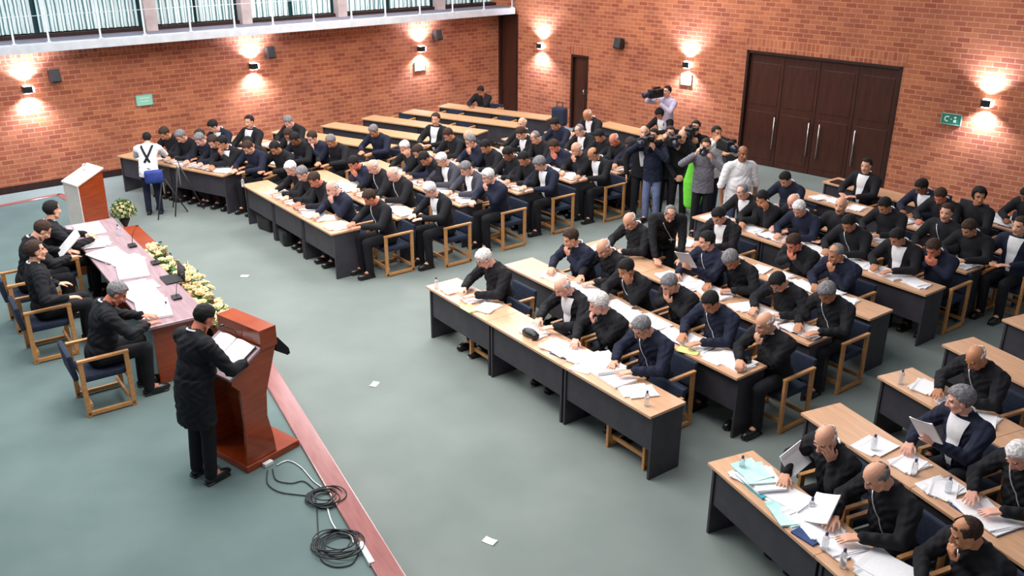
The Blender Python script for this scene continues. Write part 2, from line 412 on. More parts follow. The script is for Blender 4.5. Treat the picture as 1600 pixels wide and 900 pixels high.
def wspeaker(o_, rz, u, s_, z, lab):
    r = thing('loudspeaker', lab, 'speaker', o_ + u * s_ + Vector((0, 0, z)), rz)
    obj('cabinet', MB().box((0, -.17, 0), (.20, .17, .26), Matrix.Rotation(-.25, 4, 'X'), bev=.02).mesh('cabinet', ['black_plastic']), r)
    obj('bracket', MB().box((0, -.05, 0), (.05, .11, .05), bev=.004).box((0, -.008, 0), (.12, .016, .14), bev=.003).mesh('bracket', ['dark_rubber']), r)
    obj('grille', MB().box((0, -.26, 0), (.17, .012, .22), Matrix.Rotation(-.25, 4, 'X'), bev=.004).mesh('grille', ['dark_rubber']), r)
for px, py, lab in [(82, 121, 'small black loudspeaker on the left wall, nearest the camera'), (417, 84, 'small black loudspeaker on the left wall beside the middle lamp'), (678, 57, 'small black loudspeaker on the left wall nearest the corner')]:
    s_, z = lplane(px, py); wspeaker(Lo, Lr, uL, s_, z, lab)
s_, z = bplane(973, 70); wspeaker(Bo, Br, uB, s_, z, 'small black loudspeaker on the back wall above the narrow door')
def sign(o_, u, rz, s_, z, w_, h_, base, lab, mark):
    r = thing('wall_sign', lab, 'sign', o_ + u * s_ + Vector((0, 0, z)), rz)
    obj('plate', MB().box((0, -.012, 0), (w_, .024, h_), bev=.004).mesh('plate', [base]), r)
    f = MB()
    for sx in (-1, 1): f.box((sx * w_ / 2, -.016, 0), (.012, .034, h_ + .012))
    for sz in (-1, 1): f.box((0, -.016, sz * h_ / 2), (w_ + .012, .034, .012))
    obj('frame', f.mesh('frame', ['sign_frame']), r)
    mk = MB()
    if mark == 'man':     # running figure and arrow
        mk.ell((.0, -.028, h_ * .3), (.022, .006, .022), seg=10, rings=6)
        mk.tube([(0, -.028, h_ * .18), (-.01, -.028, -h_ * .05)], .014, 6).tube([(-.01, -.028, -h_ * .05), (.04, -.028, -h_ * .2), (.03, -.028, -h_ * .38)], .010, 6)
        mk.tube([(-.01, -.028, -h_ * .05), (-.04, -.028, -h_ * .3), (-.08, -.028, -h_ * .3)], .010, 6).tube([(-.05, -.028, h_ * .02), (0, -.028, h_ * .16), (.05, -.028, h_ * .02)], .008, 6)
        mk.box((w_ * .36, -.027, 0), (.03, .006, h_ * .5))
    elif mark == 'ring':  # hooked arrow and figure
        mk.tube([(-.07 + .045 * math.cos(a), -.028, .045 * math.sin(a)) for a in [math.radians(k) for k in range(50, 320, 30)]], .011, 6)
        mk.ell((.07, -.028, .035), (.022, .006, .022), seg=10, rings=6).box((.07, -.027, -.03), (.05, .006, .05))
        mk.box((0, -.027, 0), (.02, .006, .02))
    else:
        mk.box((0, -.027, h_ * .18), (w_ * .6, .006, .012)).box((0, -.027, -h_ * .12), (w_ * .5, .006, .012))
    obj('symbol', mk.mesh('symbol', ['sign_white']), r)
s_, z = lplane(225, 156); sign(Lo, uL, Lr, s_, z, .34, .22, 'mint_sign', 'pale mint green rectangular sign on the left brick wall', 'lines')
s_, z = lplane(655, 103); sign(Lo, uL, Lr, s_, z, .30, .22, 'sign_frame', 'small pale sign directly beneath the lamp nearest the corner', 'lines')
s_, z = bplane(1073, 124); sign(Bo, uB, Br, s_, z, .27, .24, 'mint_sign', 'green and white exit sign below the lamp left of the doors', 'man')
s_, z = bplane(1487, 186); sign(Bo, uB, Br, s_, z, .36, .20, 'green_sign', 'dark green sign with white symbols right of the wide doors', 'ring')

# ------------------------------------------------------------------ desks
def make_desk(W, top='maple'):
    D = .49
    r = thing('desk', '', 'desk')
    obj('tabletop', MB().box((W / 2, D / 2, .735), (W - .004, D, .03), bev=.004).mesh('tabletop', [top]), r)
    for x in (.03, W - .03):
        obj('side_panel', MB().box((x, D / 2 + .015, .36), (.03, D - .07, .72), bev=.002).mesh('side_panel', ['desk_grey']), r)
    obj('front_panel', MB().box((W / 2, .075, .52), (W - .10, .02, .40), bev=.002).mesh('front_panel', ['desk_grey']), r)
    return r
BLK = {}
def block(key, name, org, th, fronts, aL, aR, nunits, top='maple'):
    BLK[key] = dict(name=name, o=Vector((org[0], org[1], 0)), th=th, fr=fronts, aL=aL, aR=aR, c=Vector((math.cos(th), math.sin(th), 0)), b=Vector((-math.sin(th), math.cos(th), 0)))
    protos = {}
    uw = {1: ['only'], 2: ['left', 'right'], 3: ['left', 'middle', 'right'], 4: ['left end', 'second', 'third', 'right end']}[nunits]
    B = BLK[key]
    for k, d in enumerate(fronts):
        Wd = (aR[k] - aL[k]) / nunits
        for i in range(nunits):
            loc = B['o'] + B['c'] * (aL[k] + i * Wd) + B['b'] * d
            lab = 'grey desk with %s top, %s unit of the %s row, %s' % ('bare maple' if top != 'maple' else 'maple', uw[i], ROWW[k], name)
            kk = round(Wd, 3)
            if kk not in protos:
                o = make_desk(Wd, top); o.location = loc; o.rotation_euler = (0, 0, th); o['label'] = lab; o['group'] = 'desks of the ' + name; protos[kk] = o
            else: dup(protos[kk], loc, th, lab, 'desks of the ' + name)
block('M', 'centre block', (-1.12, 10.88), -.93, [0, 1.28, 2.56, 3.74, 4.98, 6.14, 7.30, 8.45], [0, -.03, -.03, 0, 0, 0, -.05, -.06],
      [4.11, 4.08, 4.02, 4.02, 4.0, 3.9, 4.1, 4.3], 3)
block('L1', 'left block', (-2.72, 12.91), -.91, [0, 1.16, 2.35, 3.55, 4.76, 5.85, 7.0], [-3.41, -3.45, -3.5, -3.5, -3.5, -3.5, -3.45],
      [0, -.03, -.01, .01, .03, .08, .12], 3)
block('R', 'right block', (1.73, 6.81), -1.15, [0, 1.34, 2.59, 3.83, 5.05], [0, -.36, -.64, -.93, -1.15], [4.11, 3.75, 3.47, 3.18, 2.96], 3)
block('L2', 'far left block', (0, 0), math.radians(-30), [11.33, 12.28, 13.38, 14.45, 15.52, 16.63, 17.70, 18.78],
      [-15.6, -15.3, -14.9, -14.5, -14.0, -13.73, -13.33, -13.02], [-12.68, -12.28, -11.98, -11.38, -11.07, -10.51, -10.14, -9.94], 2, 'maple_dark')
# long last row of the left block, against the back wall
a_, b_ = Vector((1.89, 20.75, 0)), Vector((4.3, 17.95, 0)); th8 = math.atan2((b_ - a_).y, (b_ - a_).x)
BLK['L8'] = dict(name='rear left row', o=a_, th=th8, fr=[0], aL=[0], aR=[3.7], c=Vector((math.cos(th8), math.sin(th8), 0)), b=Vector((-math.sin(th8), math.cos(th8), 0)))
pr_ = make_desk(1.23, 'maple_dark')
for i in range(3):
    o = pr_ if i == 0 else dup(pr_, (0, 0, 0), 0, '')
    o.location = a_ + BLK['L8']['c'] * (1.23 * i); o.rotation_euler = (0, 0, th8); o['group'] = 'desks of the last row'
    o['label'] = 'grey desk with brown top, %s unit of the last row before the narrow door' % ['left', 'middle', 'right'][i]

# ------------------------------------------------------------------ chairs
def make_chair():
    r = thing('armchair', '', 'chair')
    for sx in (-1, 1):
        x = .27 * sx
        m_ = MB().box((x, -.24, .33), (.035, .05, .66), bev=.006).box((x, .22, .33), (.035, .05, .66), bev=.006)
        m_.box((x, -.01, .655), (.045, .52, .03), bev=.006).box((x, -.01, .035), (.035, .50, .045), bev=.006)
        obj('side_frame', m_.mesh('side_frame', ['oak']), r)
    for y, z in ((.18, .12), (-.2, .12), (.2, .38)):
        obj('stretcher', MB().box((0, y, z), (.52, .028, .045), bev=.004).mesh('stretcher', ['oak']), r)
    obj('seat', MB().box((0, .0, .42), (.49, .47, .07), bev=.025).mesh('seat', ['navy_fabric'], False), r)
    obj('backrest', MB().box((0, -.25, .61), (.49, .055, .30), Matrix.Rotation(.10, 4, 'X'), bev=.022).mesh('backrest', ['navy_fabric'], False), r)
    return r
CH = make_chair(); CH_used = [False]
def chair(loc, rz, label, group='wooden armchairs'):
    if not CH_used[0]:
        CH.location = loc; CH.rotation_euler = (0, 0, rz); CH['label'] = label; CH['group'] = group; CH_used[0] = True; return CH
    return dup(CH, loc, rz, label, group)

# ------------------------------------------------------------------ people
dg = bpy.context.evaluated_depsgraph_get
def remesh(mb, name, voxel, mats, smooth=2):
    me = bpy.data.meshes.new(name + '_raw'); me.from_pydata(mb.v, [], mb.f); me.update()
    o = bpy.data.objects.new('tmp', me); COL.objects.link(o)
    md = o.modifiers.new('r', 'REMESH'); md.mode = 'VOXEL'; md.voxel_size = voxel; md.use_smooth_shade = True
    if smooth: ms = o.modifiers.new('s', 'SMOOTH'); ms.factor = .5; ms.iterations = smooth
    deps = dg(); ev = o.evaluated_get(deps)
    out = bpy.data.meshes.new_from_object(ev); out.name = name
    bpy.data.objects.remove(o); bpy.data.meshes.remove(me)
    out.materials.clear()
    for m_ in mats: out.materials.append(MATS[m_])
    return out
def ik(S, W, l1, l2, hint):
    d = W - S; L = d.length; L2 = min(L, (l1 + l2) * .995)
    if L > L2: W = S + d * (L2 / L); d = W - S
    L = max(d.length, .05); dn = d.normalized()
    a = (l1 * l1 - l2 * l2 + L * L) / (2 * L); h = math.sqrt(max(l1 * l1 - a * a, 0))
    hn = hint - dn * hint.dot(dn); hn.normalize()
    return S + dn * a + hn * h, W
def hand(mb, W, d, n, side, curl, s=1.0, fr=.009):
    d = d.normalized(); n = (n - d * n.dot(d)).normalized(); t_ = d.cross(n).normalized() * side
    # t_ points to the thumb side
    for k in (-.030, -.010, .010, .028):
        mb.cap(W + t_ * (k * .7), .015 * s, W + d * .085 * s + t_ * k * s, .012 * s, 8)
    for k, L in zip((-.031, -.010, .011, .031), (.055, .068, .074, .066)):
        p0 = W + d * .085 * s + t_ * k * s; spread = t_ * (k * .35)
        c1 = curl * .5; p1 = p0 + ((d * math.cos(c1) + n * math.sin(c1)) * L * .5 + spread * .5) * s
        c2 = curl * 1.25; p2 = p1 + ((d * math.cos(c2) + n * math.sin(c2)) * L * .5 + spread * .3) * s
        mb.cap(p0, fr * 1.1, p1, fr, 8); mb.cap(p1, fr, p2, fr * .85, 8)
    p0 = W + d * .02 * s + t_ * .026 * s; p1 = p0 + (t_ * .030 + d * .034 + n * .008) * s; p2 = p1 + (t_ * .008 + d * .030 + n * .016) * s
    mb.cap(p0, fr * 1.4, p1, fr * 1.15, 8); mb.cap(p1, fr * 1.15, p2, fr, 8)

V = Vector
POSES = dict(   # lean, head pitch, yaw, roll, wrists (right = +x), finger directions, palm normals, curl
    read=(15, 30, 0, 0, (.15, .47, .79), (-.13, .49, .79), (-.45, .85, -.1), (.45, .85, -.1), (0, 0, -1), (0, 0, -1), .3),
    write=(22, 34, 8, 4, (.14, .53, .80), (-.17, .46, .79), (-.35, .9, -.1), (.75, .6, -.1), (0, 0, -1), (0, 0, -1), .9),
    chin=(18, 14, -8, 0, (.10, .50, .79), 'chinL', (-.6, .75, -.1), (.25, .25, .9), (0, 0, -1), (.3, -.9, 0), 1.1),
    cheek=(20, 16, 10, -10, (.12, .50, .79), 'cheekL', (-.6, .75, -.1), (.15, -.05, 1), (0, 0, -1), (.75, -.5, 0), .5),
    face2=(24, 20, 0, 0, 'face2R', 'face2L', (-.4, .1, .9), (.4, .1, .9), (-.2, -.9, 0), (.2, -.9, 0), 1.0),
    paper=(8, 12, -10, 0, (.17, .46, .79), (-.10, .50, .95), (-.5, .8, -.1), (.15, .85, .5), (0, 0, -1), (.9, 0, .2), 1.2),
    back=(2, 6, 12, 0, (.14, .44, .79), (-.14, .42, .79), (-.8, .5, 0), (.8, .5, 0), (0, 0, -1), (0, 0, -1), .5),
    armr=(-2, 4, 0, 0, (.26, .20, .70), (-.26, .20, .70), (0, 1, -.1), (0, 1, -.1), (0, 0, -1), (0, 0, -1), .5),
)
STAND = dict(
    lectern=(9, 30, 0, 0, (.20, .42, 1.10), (-.20, .42, 1.10), (-.35, .9, .1), (.35, .9, .1), (0, -.1, -1), (0, -.1, -1), .7),
    folded=(2, 12, 0, 0, (.09, .25, .93), (-.07, .25, .93), (-.9, .2, -.3), (.9, .2, -.3), (0, -1, 0), (0, -1, 0), .8),
    camera=(4, 0, 0, 0, (.16, .28, 1.50), (-.14, .33, 1.44), (-.3, .3, .9), (.3, .5, .8), (-.8, 0, .2), (.8, 0, .2), 1.0),
    shoulder=(0, 0, 0, 0, (.20, .30, 1.55), (-.10, .34, 1.40), (0, .5, .8), (.4, .6, .5), (-.8, 0, .2), (.6, 0, .6), 1.1),
    hang=(0, 6, 0, 0, (.27, .05, .86), (-.27, .05, .86), (0, .2, -1), (0, .2, -1), (-1, 0, 0), (1, 0, 0), .35),
    bend=(38, 10, 0, 0, (.18, .62, .80), (-.16, .60, .80), (-.2, .9, -.2), (.2, .9, -.2), (0, 0, -1), (0, 0, -1), .2),
    photo=(42, -20, 0, 0, (.12, .66, 1.20), (-.10, .68, 1.18), (-.3, .3, .9), (.3, .5, .8), (-.8, 0, .2), (.8, 0, .2), 1.0),
)
CACHE = {}
def figure(pose, detail, yaw=0, fat=1.0, standing=False, sleeves=True):
    """returns meshes and frames for a posed figure; body is one continuous surface"""
    key = (pose, detail, yaw, fat, standing, sleeves)
    if key in CACHE: return CACHE[key]
    P = (STAND if standing else POSES)[pose]
    lean, hp, hy, hr = [math.radians(a) for a in P[:4]]; hy += math.radians(yaw)
    hipz = .93 if standing else .52
    hip = V((0, -.04 if standing and pose in ('bend', 'photo') else 0, hipz))
    T = Matrix.Translation(hip) @ Matrix.Rotation(-lean, 4, 'X')
    HR = T.to_3x3().to_4x4() @ Matrix.Rotation(hy, 4, 'Z') @ Matrix.Rotation(-hp, 4, 'X') @ Matrix.Rotation(hr, 4, 'Y')
    ntop = T @ V((0, .012, .582))
    hc = ntop + HR.to_3x3() @ V((0, .030, .116))
    HM = Matrix.Translation(hc) @ HR
    vox = {'near': .0068, 'mid': .0105, 'far': .015}[detail]; fr = {'near': .0085, 'mid': .0105, 'far': .013}[detail]
    B = MB()
    # head
    def hl(c, r): B.ell(HM @ V(c), r, HR)
    def hcap(a, ra, b, rb): B.cap(HM @ V(a), ra, HM @ V(b), rb, 8)
    hl((0, -.012, .032), (.073, .093, .084)); hl((0, .020, -.030), (.060, .070, .078)); hl((0, .052, -.092), (.034, .030, .026))
    hcap((-.052, .012, -.062), .020, (-.018, .058, -.095), .020); hcap((.052, .012, -.062), .020, (.018, .058, -.095), .020)
    hcap((0, .088, .012), .009, (0, .108, -.026), .013); hl((.013, .100, -.030), (.009, .010, .008)); hl((-.013, .100, -.030), (.009, .010, .008))
    hcap((-.040, .073, .030), .011, (.040, .073, .030), .011); hl((.040, .062, -.018), (.022, .020, .020)); hl((-.040, .062, -.018), (.022, .020, .020))
    hl((.074, -.006, -.004), (.011, .020, .032)); hl((-.074, -.006, -.004), (.011, .020, .032))
    hcap((-.018, .088, -.056), .0075, (.018, .088, -.056), .0075)
    B.cap(T @ V((0, -.01, .50)), .060, HM @ V((0, -.018, -.06)), .052)
    # torso core
    tl = lambda c, r, g=0: B.ell(T @ V(c), tuple(k - .016 for k in r), T)
    TORSO = [((0, 0, .385), (.192, .132, .195)), ((0, .018 * fat, .20), (.178 * fat, .142 * fat, .21)), ((0, 0, .04), (.180 * fat, .142, .15))]
    for c, r in TORSO: tl(c, r)
    sh = [T @ V((.165, 0, .485)), T @ V((-.165, 0, .485))]
    B.cap(sh[0], .052, sh[1], .052)
    J = MB()
    for c, r in TORSO: J.ell(T @ V(c), r, T, 18, 12)
    J.cap(sh[0], .082, sh[1], .082); J.cap(T @ V((.13, -.008, .475)), .080, T @ V((.03, -.008, .535)), .066); J.cap(T @ V((-.13, -.008, .475)), .080, T @ V((-.03, -.008, .535)), .066)
    SS = [T @ V((.198, 0, .47)), T @ V((-.198, 0, .47))]
    wr = []
    for i, sd in enumerate((1, -1)):
        Wt = P[4 + i]
        if isinstance(Wt, str):
            key_ = Wt; o_ = {'chinL': (-.040, .140, -.195), 'cheekL': (-.094, .090, -.150), 'face2R': (.050, .135, -.185), 'face2L': (-.050, .135, -.185)}[Wt]
            Wt = HM @ V(o_)
        Wt = V(Wt)
        hint = V((sd * .75, -.25, -.65)) if not isinstance(P[4 + i], str) else V((sd * .35, .15, -.95))
        E_, W_ = ik(SS[i], Wt, .295, .265, hint)
        if not standing and E_.z < .80 and E_.y > .18: E_.z = .80
        wr.append(W_)
        d = V(P[6 + i]); n = V(P[8 + i])
        if isinstance(P[4 + i], str):
            d, n = {'chinL': ((.22, -.08, .95), (.25, -.95, 0)), 'cheekL': ((.04, -.02, 1), (.85, -.45, 0)), 'face2R': ((-.22, -.05, .95), (-.3, -.95, 0)), 'face2L': ((.22, -.05, .95), (.3, -.95, 0))}[P[4 + i]]
            d = HM.to_3x3() @ V(d); n = HM.to_3x3() @ V(n)
        B.cap(SS[i], .046, E_, .038); B.cap(E_, .038, W_, .027)
        hand(B, W_ + (W_ - E_).normalized() * .015, d, n, sd, P[10], 1.0, fr)
        J.cap(SS[i], .078, E_, .060)
        if sleeves: J.cap(E_, .059, W_ - (W_ - E_).normalized() * .012, .046)
    TR = MB(); TR.ell(hip + V((0, 0, .0)), (.168 * fat, .128, .125))
    SH = []
    if standing:
        for sd in (1, -1):
            k = V((sd * .10, .02, .50)); a = V((sd * .11, -.02, .10))
            h = hip + V((sd * .085, 0, -.02))
            B.cap(h, .070, k, .052); B.cap(k, .052, a, .040); B.cap(a, .038, a + V((0, .14, -.055)), .026)
            TR.cap(h, .092, k, .072); TR.cap(k, .072, a - V((0, 0, .01)), .060); SH.append(a)
        # coat or shirt tail with a clean hem
        z1 = -.31 if pose == 'lectern' else -.13; vs = []; fs = []; sg = 24; zz = [.16, .08, 0, z1 * .5, z1]
        for q, z in enumerate(zz):
            rx = (.178 + .012 * q / 4) * fat; ry = .138 * (1 + .5 * (fat - 1)) + .006 * q / 4
            for k in range(sg):
                a = 2 * PI * k / sg; vs.append(hip + V((rx * math.cos(a), ry * math.sin(a) + (.16 - z) * -.02 + max(z, 0) * math.tan(lean) * .8, z)))
        for q in range(4):
            for k in range(sg): fs.append([q * sg + k, (q + 1) * sg + k, (q + 1) * sg + (k + 1) % sg, q * sg + (k + 1) % sg])
        fs.append(list(range(sg))); fs.append([4 * sg + k for k in range(sg)][::-1]); J.add(vs, fs)
    else:
        for sd in (1, -1):
            k = V((sd * .12, .43, .53)); a = V((sd * .12, .40, .10)); h = hip + V((sd * .09, 0, 0))
            B.cap(h, .068, k, .052); B.cap(k, .052, a, .040); B.cap(a, .038, a + V((0, .14, -.055)), .026)
            TR.cap(h, .088, k, .072); TR.cap(k, .070, a - V((0, 0, .025)), .058); SH.append(a)
    body = remesh(B, 'body', vox, ['skin_light', 'eye_dark', 'lips'], 1 if detail == 'near' else 1)
    # eyes, brows and lips coloured on the face
    inv = HM.inverted(); n = len(body.vertices); co = np.empty(n * 3); body.vertices.foreach_get('co', co); co = co.reshape(-1, 3)
    A = np.array(inv); lc = co @ A[:3, :3].T + A[:3, 3]
    mi = np.zeros(len(body.polygons), dtype=np.int32)
    cen = np.empty(len(body.polygons) * 3); body.polygons.foreach_get('center', cen); cen = cen.reshape(-1, 3) @ A[:3, :3].T + A[:3, 3]
    X, Y, Z = np.abs(cen[:, 0]), cen[:, 1], cen[:, 2]
    eye = (((X - .029) / .013) ** 2 + ((Z - .010) / .006) ** 2 < 1) & (Y > .055)
    brow = (X > .014) & (X < .048) & (np.abs(Z - .034 + (X - .03) ** 2 * 6) < .0045) & (Y > .05)
    mi[eye | brow] = 1
    mi[(X < .023) & (np.abs(Z + .057) < .007) & (Y > .075)] = 2
    body.polygons.foreach_set('material_index', mi)
    jv = {'near': .010, 'mid': .013, 'far': .018}[detail]
    jac = remesh(J, 'jacket', jv, ['black_cloth'], 2)
    if detail != 'far' :
        # shallow cloth folds
        nn = len(jac.vertices); jc = np.empty(nn * 3); jac.vertices.foreach_get('co', jc); jc = jc.reshape(-1, 3); jn = np.empty(nn * 3); jac.vertices.foreach_get('normal', jn); jn = jn.reshape(-1, 3)
        f_ = (.5 if standing else 1) * .0030 * np.sin(jc[:, 2] * 70 + 9 * np.sin(jc[:, 0] * 14) + 5 * jc[:, 1]) + .003 * np.sin(jc[:, 0] * 55 + jc[:, 1] * 40 + 6 * np.sin(jc[:, 2] * 20))
        jac.vertices.foreach_set('co', (jc + jn * f_[:, None]).ravel()); jac.update()
    tro = remesh(TR, 'trousers', .018, ['black_cloth'], 2)
    # shirt front: strip of the torso surface, pushed just outside the jacket
    J2 = MB()
    for c, r in TORSO: J2.ell(T @ V(c), tuple(k + .0095 for k in r), T, 18, 12)
    J2.cap(sh[0], .091, sh[1], .091)
    sf = remesh(J2, 'shirt_front', .014, ['white_cloth'], 2)
    bm = bmesh.new(); bm.from_mesh(sf); R3 = T.to_3x3()
    for p_, n_ in (((0, .04, 0), (0, -1, 0)), ((0, 0, .10), (0, 0, -1)), ((0, 0, .545), (0, 0, 1)), ((.022, 0, .10), (1, 0, -.17)), ((-.022, 0, .10), (-1, 0, -.17))):
        bmesh.ops.bisect_plane(bm, geom=bm.verts[:] + bm.edges[:] + bm.faces[:], plane_co=T @ V(p_), plane_no=(R3 @ V(n_)).normalized(), clear_outer=True)
    bm.to_mesh(sf); bm.free()
    # pendant chain
    def front(x, z):
        best = 0
        for c, r in TORSO:
            q = 1 - ((x - c[0]) / r[0]) ** 2 - ((z - c[2]) / r[2]) ** 2
            if q > 0: best = max(best, c[1] + r[1] * math.sqrt(q))
        q = 1 - ((z - .485) / .082) ** 2
        if q > 0: best = max(best, .082 * math.sqrt(q))
        return best + .014
    K = MB(); pts = []
    for k in range(9):
        q = k / 8; x = .07 - .15 * q; z = .52 - .30 * q; pts.append(T @ V((x, front(x, z), z)))
    K.tube(pts, .0050, 6)
    pts = [T @ V((-.06 + .12 * q, front(-.06 + .12 * q, .52 - .10 * math.sin(PI * q * .5)), .52 - .28 * q * 0 - .02 * q)) for q in (0, .5, 1)]
    e = T @ V((-.08, front(-.08, .20), .19))
    X_ = T.to_3x3() @ V((1, 0, 0)); Z_ = T.to_3x3() @ V((0, 0, 1)); N_ = T.to_3x3() @ V((0, 1, 0))
    K.tube([e + Z_ * .045 + N_ * .006, e - Z_ * .060 + N_ * .006], .0075, 6).tube([e - X_ * .036 + Z_ * .010 + N_ * .006, e + X_ * .036 + Z_ * .010 + N_ * .006], .0075, 6)
    chain = K.mesh('pectoral_cross', ['silver'], True)
    # collar ring
    Cc = MB(); Cn = Matrix.Translation(T @ V((0, -.006, .575))) @ T.to_3x3().to_4x4()
    ring = []
    for k in range(20):
        a = 2 * PI * k / 20; ring.append(Cn @ V((.060 * math.cos(a), .060 * math.sin(a) + .002, .004 * math.sin(a) * -3)))
    Cc.tube(ring, .0095, 8, closed=True)
    collar = Cc.mesh('collar', ['white_cloth'], True)
    shoe = MB().ell((0, .07, .040), (.052, .145, .055), seg=14).box((0, .06, .010), (.085, .25, .02), bev=.008).mesh('shoe', ['shoe_leather'], True)
    R_ = dict(body=body, jacket=jac, trousers=tro, shirt=sf, chain=chain, collar=collar, shoe=shoe, ankles=SH, HM=HM, hc=hc, T=T, wr=wr)
    CACHE[key] = R_
    return R_
HAIR = {}
def hair(style):
    if style in HAIR: return HAIR[style]
    rr = random.Random(len(style) * 7 + 1); vs = []; fs = []; seg, rings = 36, 26
    g = {'short': .985, 'full': 1.08, 'bald': .968, 'thin': .965, 'long': 1.15}[style]
    R = (.080 * g, .100 * g, .090 * g)
    for i in range(rings + 1):
        a = PI * i / rings
        for j in range(seg):
            b = 2 * PI * j / seg; k = 1 + .03 * math.sin(7 * b + 5 * a) * math.sin(a) + .018 * math.sin(13 * a + 3 * b) + rr.uniform(-.022, .022)
            vs.append(V((R[0] * math.sin(a) * math.cos(b) * k, -.014 + R[1] * math.sin(a) * math.sin(b) * k, .034 + R[2] * math.cos(a) * k)))
    for i in range(rings):
        for j in range(seg):
            f = [i * seg + j, i * seg + (j + 1) % seg, (i + 1) * seg + (j + 1) % seg, (i + 1) * seg + j]
            c = sum((vs[q] for q in f), V()) / 4
            hl_ = .086 - 3.0 * (abs(c.x) - .028) ** 2 * (1 if abs(c.x) > .05 else .0) + rr.uniform(-.006, .006)
            if c.y > .030 and c.z < hl_: continue
            if c.y > .005 and c.z < .030 and style != 'long': continue
            if c.z < (-.060 if style != 'long' else -.11): continue
            if abs(c.x) > .05 and -.030 < c.y < .03 and c.z < .020 and style != 'long': continue
            if style == 'bald' and (c.z > .050 + rr.uniform(-.012, .012) or c.y > -.005): continue
            if style == 'thin' and c.z > .095 and c.y > -.03: continue
            fs.append(f)
    me = bpy.data.meshes.new('hair_raw'); me.from_pydata(vs, [], fs); me.update()
    o = bpy.data.objects.new('tmp', me); COL.objects.link(o)
    md = o.modifiers.new('s', 'SOLIDIFY'); md.thickness = .018 if style not in ('bald', 'thin') else .007; md.offset = 0
    ms = o.modifiers.new('q', 'SMOOTH'); ms.factor = .5; ms.iterations = 2
    out = bpy.data.meshes.new_from_object(o.evaluated_get(dg())); out.name = 'hair'
    bpy.data.objects.remove(o); out.materials.clear(); out.materials.append(MATS['hair_black'])
    out.polygons.foreach_set('use_smooth', [True] * len(out.polygons))
    HAIR[style] = out
    return out
GL = MB()
for sx in (-1, 1):
    GL.tube([(sx * .032 + .022 * math.cos(a), .104, .010 + .017 * math.sin(a)) for a in [2 * PI * k / 12 for k in range(12)]], .0022, 5, closed=True)
    GL.tube([(sx * .054, .103, .014), (sx * .078, .05, .014), (sx * .082, -.005, .008)], .002, 5)
GL.tube([(-.010, .106, .013), (.010, .106, .013)], .002, 5)
GLm = GL.mesh('glasses', ['black_plastic'], True)
HC = {'k': ('black', 'short'), 'K': ('black', 'full'), 'b': ('brown', 'short'), 'B': ('brown', 'full'), 'g': ('grey', 'short'), 'G': ('grey', 'full'),
      'w': ('white', 'short'), 'W': ('white', 'full'), 'n': ('white', 'bald'), 'h': ('grey', 'thin'), 'm': ('brown', 'bald'), 't': ('brown', 'thin'), 'p': ('grey', 'bald'), 'l': ('black', 'long')}
HWORD = {'k': 'black-haired', 'K': 'thick black-haired', 'b': 'brown-haired', 'B': 'thick brown-haired', 'g': 'grey-haired', 'G': 'thick grey-haired', 'w': 'white-haired',
         'W': 'bushy white-haired', 'n': 'bald white-fringed', 'h': 'thin grey-haired', 'm': 'shaven-headed', 't': 'receding brown-haired', 'p': 'bald grey-fringed', 'l': 'long black-haired'}
PWORD = dict(read='reading', write='writing', chin='hand on chin', cheek='cheek on hand', face2='hands at mouth', paper='holding paper', back='looking aside', armr='leaning back')
def person(root_loc, rz, pose, hcode, skin, detail='mid', standing=False, yaw=0, flags='c', coat='black_cloth', legs='black_cloth', label='', group=None, scale=1.0, sleeves=True, fat=1.0, zbase=0.0):
    Fg = figure(pose, detail, yaw, fat, standing, sleeves)
    r = thing('person', label, 'person', root_loc, rz, group); r.scale = (scale,) * 3
    hc_, hs = HC[hcode]
    b = obj('body', Fg['body'], r); setmat(b, 0, 'skin_' + skin)
    h = obj('hair', hair(hs), r); h.matrix_local = Fg['HM']; setmat(h, 0, 'hair_' + hc_)
    j = obj('jacket' if coat not in ('white_cloth', 'grey_shirt', 'lavender_cloth') else 'shirt', Fg['jacket'], r); setmat(j, 0, coat)
    t_ = obj('trousers', Fg['trousers'], r); setmat(t_, 0, legs)
    if True:
        for a in Fg['ankles']:
            s_ = obj('shoe', Fg['shoe'], r); s_.location = (a.x, a.y, 0)
    if 'c' in flags: obj('collar', Fg['collar'], j)
    if 's' in flags: obj('shirt_front', Fg['shirt'], j); 
    if 's' in flags and 'c' not in flags: obj('collar', Fg['collar'], j)
    if 'x' in flags: obj('pectoral_cross', Fg['chain'], r)
    if 'o' in flags: g = obj('glasses', GLm, r); g.matrix_local = Fg['HM']
    return r, Fg

# prototype papers
def sheet(w_, d_, n, seed, mats=('paper',), thick=.004, curl=.012):
    rr = random.Random(seed); mb = MB()
    for k in range(n):
        M = Matrix.Translation(V((rr.uniform(-.03, .03), rr.uniform(-.03, .03), thick * k))) @ Matrix.Rotation(rr.uniform(-.35, .35) if k else 0, 4, 'Z')
        nx = 8; top = []; 
        for i in range(nx + 1):
            for j in (0, 1):
                x = -w_ / 2 + w_ * i / nx; z = .002 + thick + curl * ((i / nx - .5) * 2) ** 4 * (.4 + .6 * rr.random())
                top.append(M @ V((x, (-.5 + j) * d_, z)))
        bot = [M @ V((-w_ / 2 + w_ * i / nx, (-.5 + j) * d_, .001)) for i in range(nx + 1) for j in (0, 1)]
        N = len(top); fs = []
        for i in range(nx):
            a = i * 2; fs.append([a, a + 2, a + 3, a + 1]); fs.append([N + a, N + a + 1, N + a + 3, N + a + 2])
            fs.append([a, N + a, N + a + 2, a + 2]); fs.append([a + 1, a + 3, N + a + 3, N + a + 1])
        fs.append([0, 1, N + 1, N]); fs.append([2 * nx, N + 2 * nx, N + 2 * nx + 1, 2 * nx + 1])
        mb.add(top + bot, fs)
    return mb.mesh('paper_stack', list(mats))
